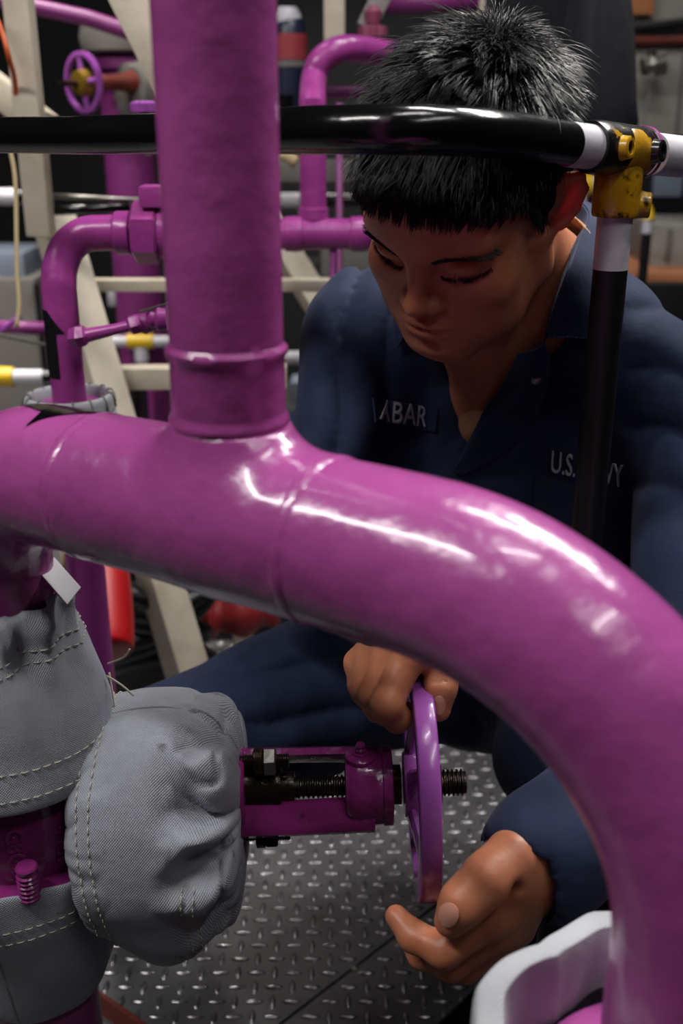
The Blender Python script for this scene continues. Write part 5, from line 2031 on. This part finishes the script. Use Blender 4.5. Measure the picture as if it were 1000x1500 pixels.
fold_l = onto([(800, 494, .022), (815, 445, .028), (836, 388, .030), (853, 342, .030)]) + [A(862, 314, 1.085), A(846, 292, 1.15)]
mid_l = onto([(833, 494, .020), (852, 446, .022), (872, 388, .020)]) + [A(884, 350, 1.052), A(889, 324, 1.10), A(868, 302, 1.17)]
leaf_l = onto([(872, 499, .010), (893, 450, .009), (908, 405, .008)]) + [A(914, 376, 1.065), A(916, 350, 1.13), A(882, 320, 1.20)]
stand_l = onto([(796, 512, .004), (806, 462, .004), (824, 408, .002), (838, 366, .0)]) + [A(846, 335, 1.12), A(836, 308, 1.17)]
ribbon('collar', [fold_l, mid_l, leaf_l], 0.0016, M['navy'], person)
ribbon('collar_stand', [stand_l, fold_l], 0.0016, M['navy'], person)
fold_r = onto([(606, 480, .026), (622, 458, .026), (650, 430, .024)], closed)
mid_r = onto([(594, 492, .018), (604, 455, .020), (628, 418, .018)], closed)
leaf_r = onto([(583, 510, .010), (578, 462, .008), (600, 405, .004)], closed)
ribbon('collar', [fold_r, mid_r, leaf_r], 0.0016, M['navy'], person)
stand_r = onto([(652, 560, .004), (640, 520, .006), (648, 470, .004)], closed)
ribbon('collar_stand', [fold_r, [p for p in stand_r]], 0.0016, M['navy'], person)
# lapel folded back on his left, front edge on his right
lap = [onto([(798, 502, .020), (806, 530, .016), (802, 566, .012), (778, 616, .008), (738, 660, .006), (676, 696, .004)]),
       onto([(780, 512, .022), (776, 537, .018), (762, 565, .015), (732, 602, .012), (700, 640, .009), (666, 688, .005)]),
       onto([(758, 518, .020), (746, 543, .018), (733, 566, .016), (709, 600, .013), (690, 640, .009), (663, 690, .005)])]
ribbon('lapel', lap, 0.0016, M['navy'], person)
edge = [onto([(622, 500, .016), (650, 548, .012), (672, 590, .010), (690, 612, .008)]),
        onto([(655, 520, .016), (682, 548, .012), (694, 585, .010), (700, 606, .008)])]
sn_ = onto([(785, 556, .019)])[0]
snd = Vector(EYE_NP - sn_).normalized()
G().lathe(sn_, snd, [(0, 0.0052), (0.002, 0.0052), (0.0028, 0.0042), (0.002, 0.0028), (0.0012, 0.0026), (0.0012, 0.0004)], 20).build('snap_button', M['steel'], person)
# collar stitching
gst = G()
dashes(onto([(802, 494, .0245), (833, 493, .0225), (868, 497, .0125)]), lambda p: Vector((0, -1, 0)), 0.001, 0.0006, 0.003, 0.0012).build('stitching', M['navy_seam'], person, 180, kind='stuff')
dashes(catmull(onto([(799, 505, .020), (800, 532, .0165), (790, 560, .0125)]), 6), lambda p: Vector((0, -1, 0)), 0.001, 0.0006, 0.003, 0.0012).build('stitching', M['navy_seam'], person, 180, kind='stuff')
# name tape and chest lettering
M['white_thread'] = mat('pale_embroidery_thread', (168, 170, 182), 0.7)
patch([(545, 583), (642, 598), (638, 632), (548, 618)], 14, 6, 0.0026, 0.003, covf, 'name_tape', M['navy'], person, 0, 0.8)
patch([(784, 694), (870, 722), (862, 790), (780, 770)], 10, 8, 0.002, 0.003, covf, 'chest_pocket', M['navy'], person, 0, 0.8)


def embroider(txt, p0, p1, hgt, name, lean=0.0):
    """letters from picture point p0 to p1 (baseline), laid on the cloth"""
    cu = bpy.data.curves.new('letters', 'FONT')
    cu.body = txt
    cu.size = 1.0
    cu.resolution_u = 3
    tmp = bpy.data.objects.new('tmp_text', cu)
    COL.objects.link(tmp)
    dg = bpy.context.evaluated_depsgraph_get()
    me = bpy.data.meshes.new_from_object(tmp.evaluated_get(dg))
    bpy.data.objects.remove(tmp)
    import bmesh
    bm = bmesh.new()
    bm.from_mesh(me)
    bmesh.ops.triangulate(bm, faces=bm.faces[:])
    bmesh.ops.subdivide_edges(bm, edges=[e for e in bm.edges if e.calc_length() > 0.25], cuts=2)
    bmesh.ops.triangulate(bm, faces=bm.faces[:])
    bm.to_mesh(me)
    bm.free()
    co = np.array([tuple(v.co) for v in me.vertices])
    wd = co[:, 0].max()
    p0, p1 = np.array(p0, float), np.array(p1, float)
    ux = (p1 - p0) / wd
    un = np.array([ux[1], -ux[0]])
    un = un / np.linalg.norm(un) * hgt / 0.70
    uy = un + ux / np.linalg.norm(ux) * lean
    q = p0 + co[:, :1] * ux + co[:, 1:2] * uy
    Pm = march(q[:, 0], q[:, 1], covf, 0.8)
    Nm = normals(Pm, covf)
    T_ = Pm + Nm * 0.0040
    n = len(T_)
    fs = [tuple(p.vertices) for p in me.polygons]
    V = np.concatenate([T_, T_ - Nm * 0.0014])
    F = fs + [tuple(i + n for i in reversed(f)) for f in fs]
    ec = {}
    for f in fs:
        for i in range(len(f)):
            a, b = f[i], f[(i + 1) % len(f)]
            ec[(a, b)] = 1
    for a, b in list(ec):
        if (b, a) not in ec:
            F.append((b, a, a + n, b + n))
    return G().add(V, F).build(name, M['white_thread'], person, 30)


embroider('ABAR', (553, 613), (624, 624), 30, 'embroidered_name', -3)
embroider('U.S. NAVY', (806, 690), (914, 712), 32, 'embroidered_lettering', -6)
# boots
M['boot'] = mat('black_leather', (18, 17, 18), 0.4, bump=((80, 0.2),))
for an, toe in ((AR, A(60, 1285, 1.60)), (AL, A(930, 1290, 1.55))):
    bs = SDF()
    heel = np.array([an[0], an[1], 0.05])
    tt = np.array([toe[0], toe[1], 0.045])
    tt = heel + (tt - heel) / np.linalg.norm(tt - heel) * 0.19
    bs.rc(heel, tt, 0.043, 0.042, 0.02)
    bs.rc(heel + [0, 0, 0.02], np.array([an[0], an[1], 0.2]), 0.046, 0.056, 0.03)
    v_, f_ = surface_net(bs, np.minimum(heel, tt) - 0.09, np.maximum(heel, tt) + [0.09, 0.09, 0.24], 0.006)
    v_[:, 2] = np.maximum(v_[:, 2], 0.004)
    np_mesh('boot', v_, f_, M['boot'], person)
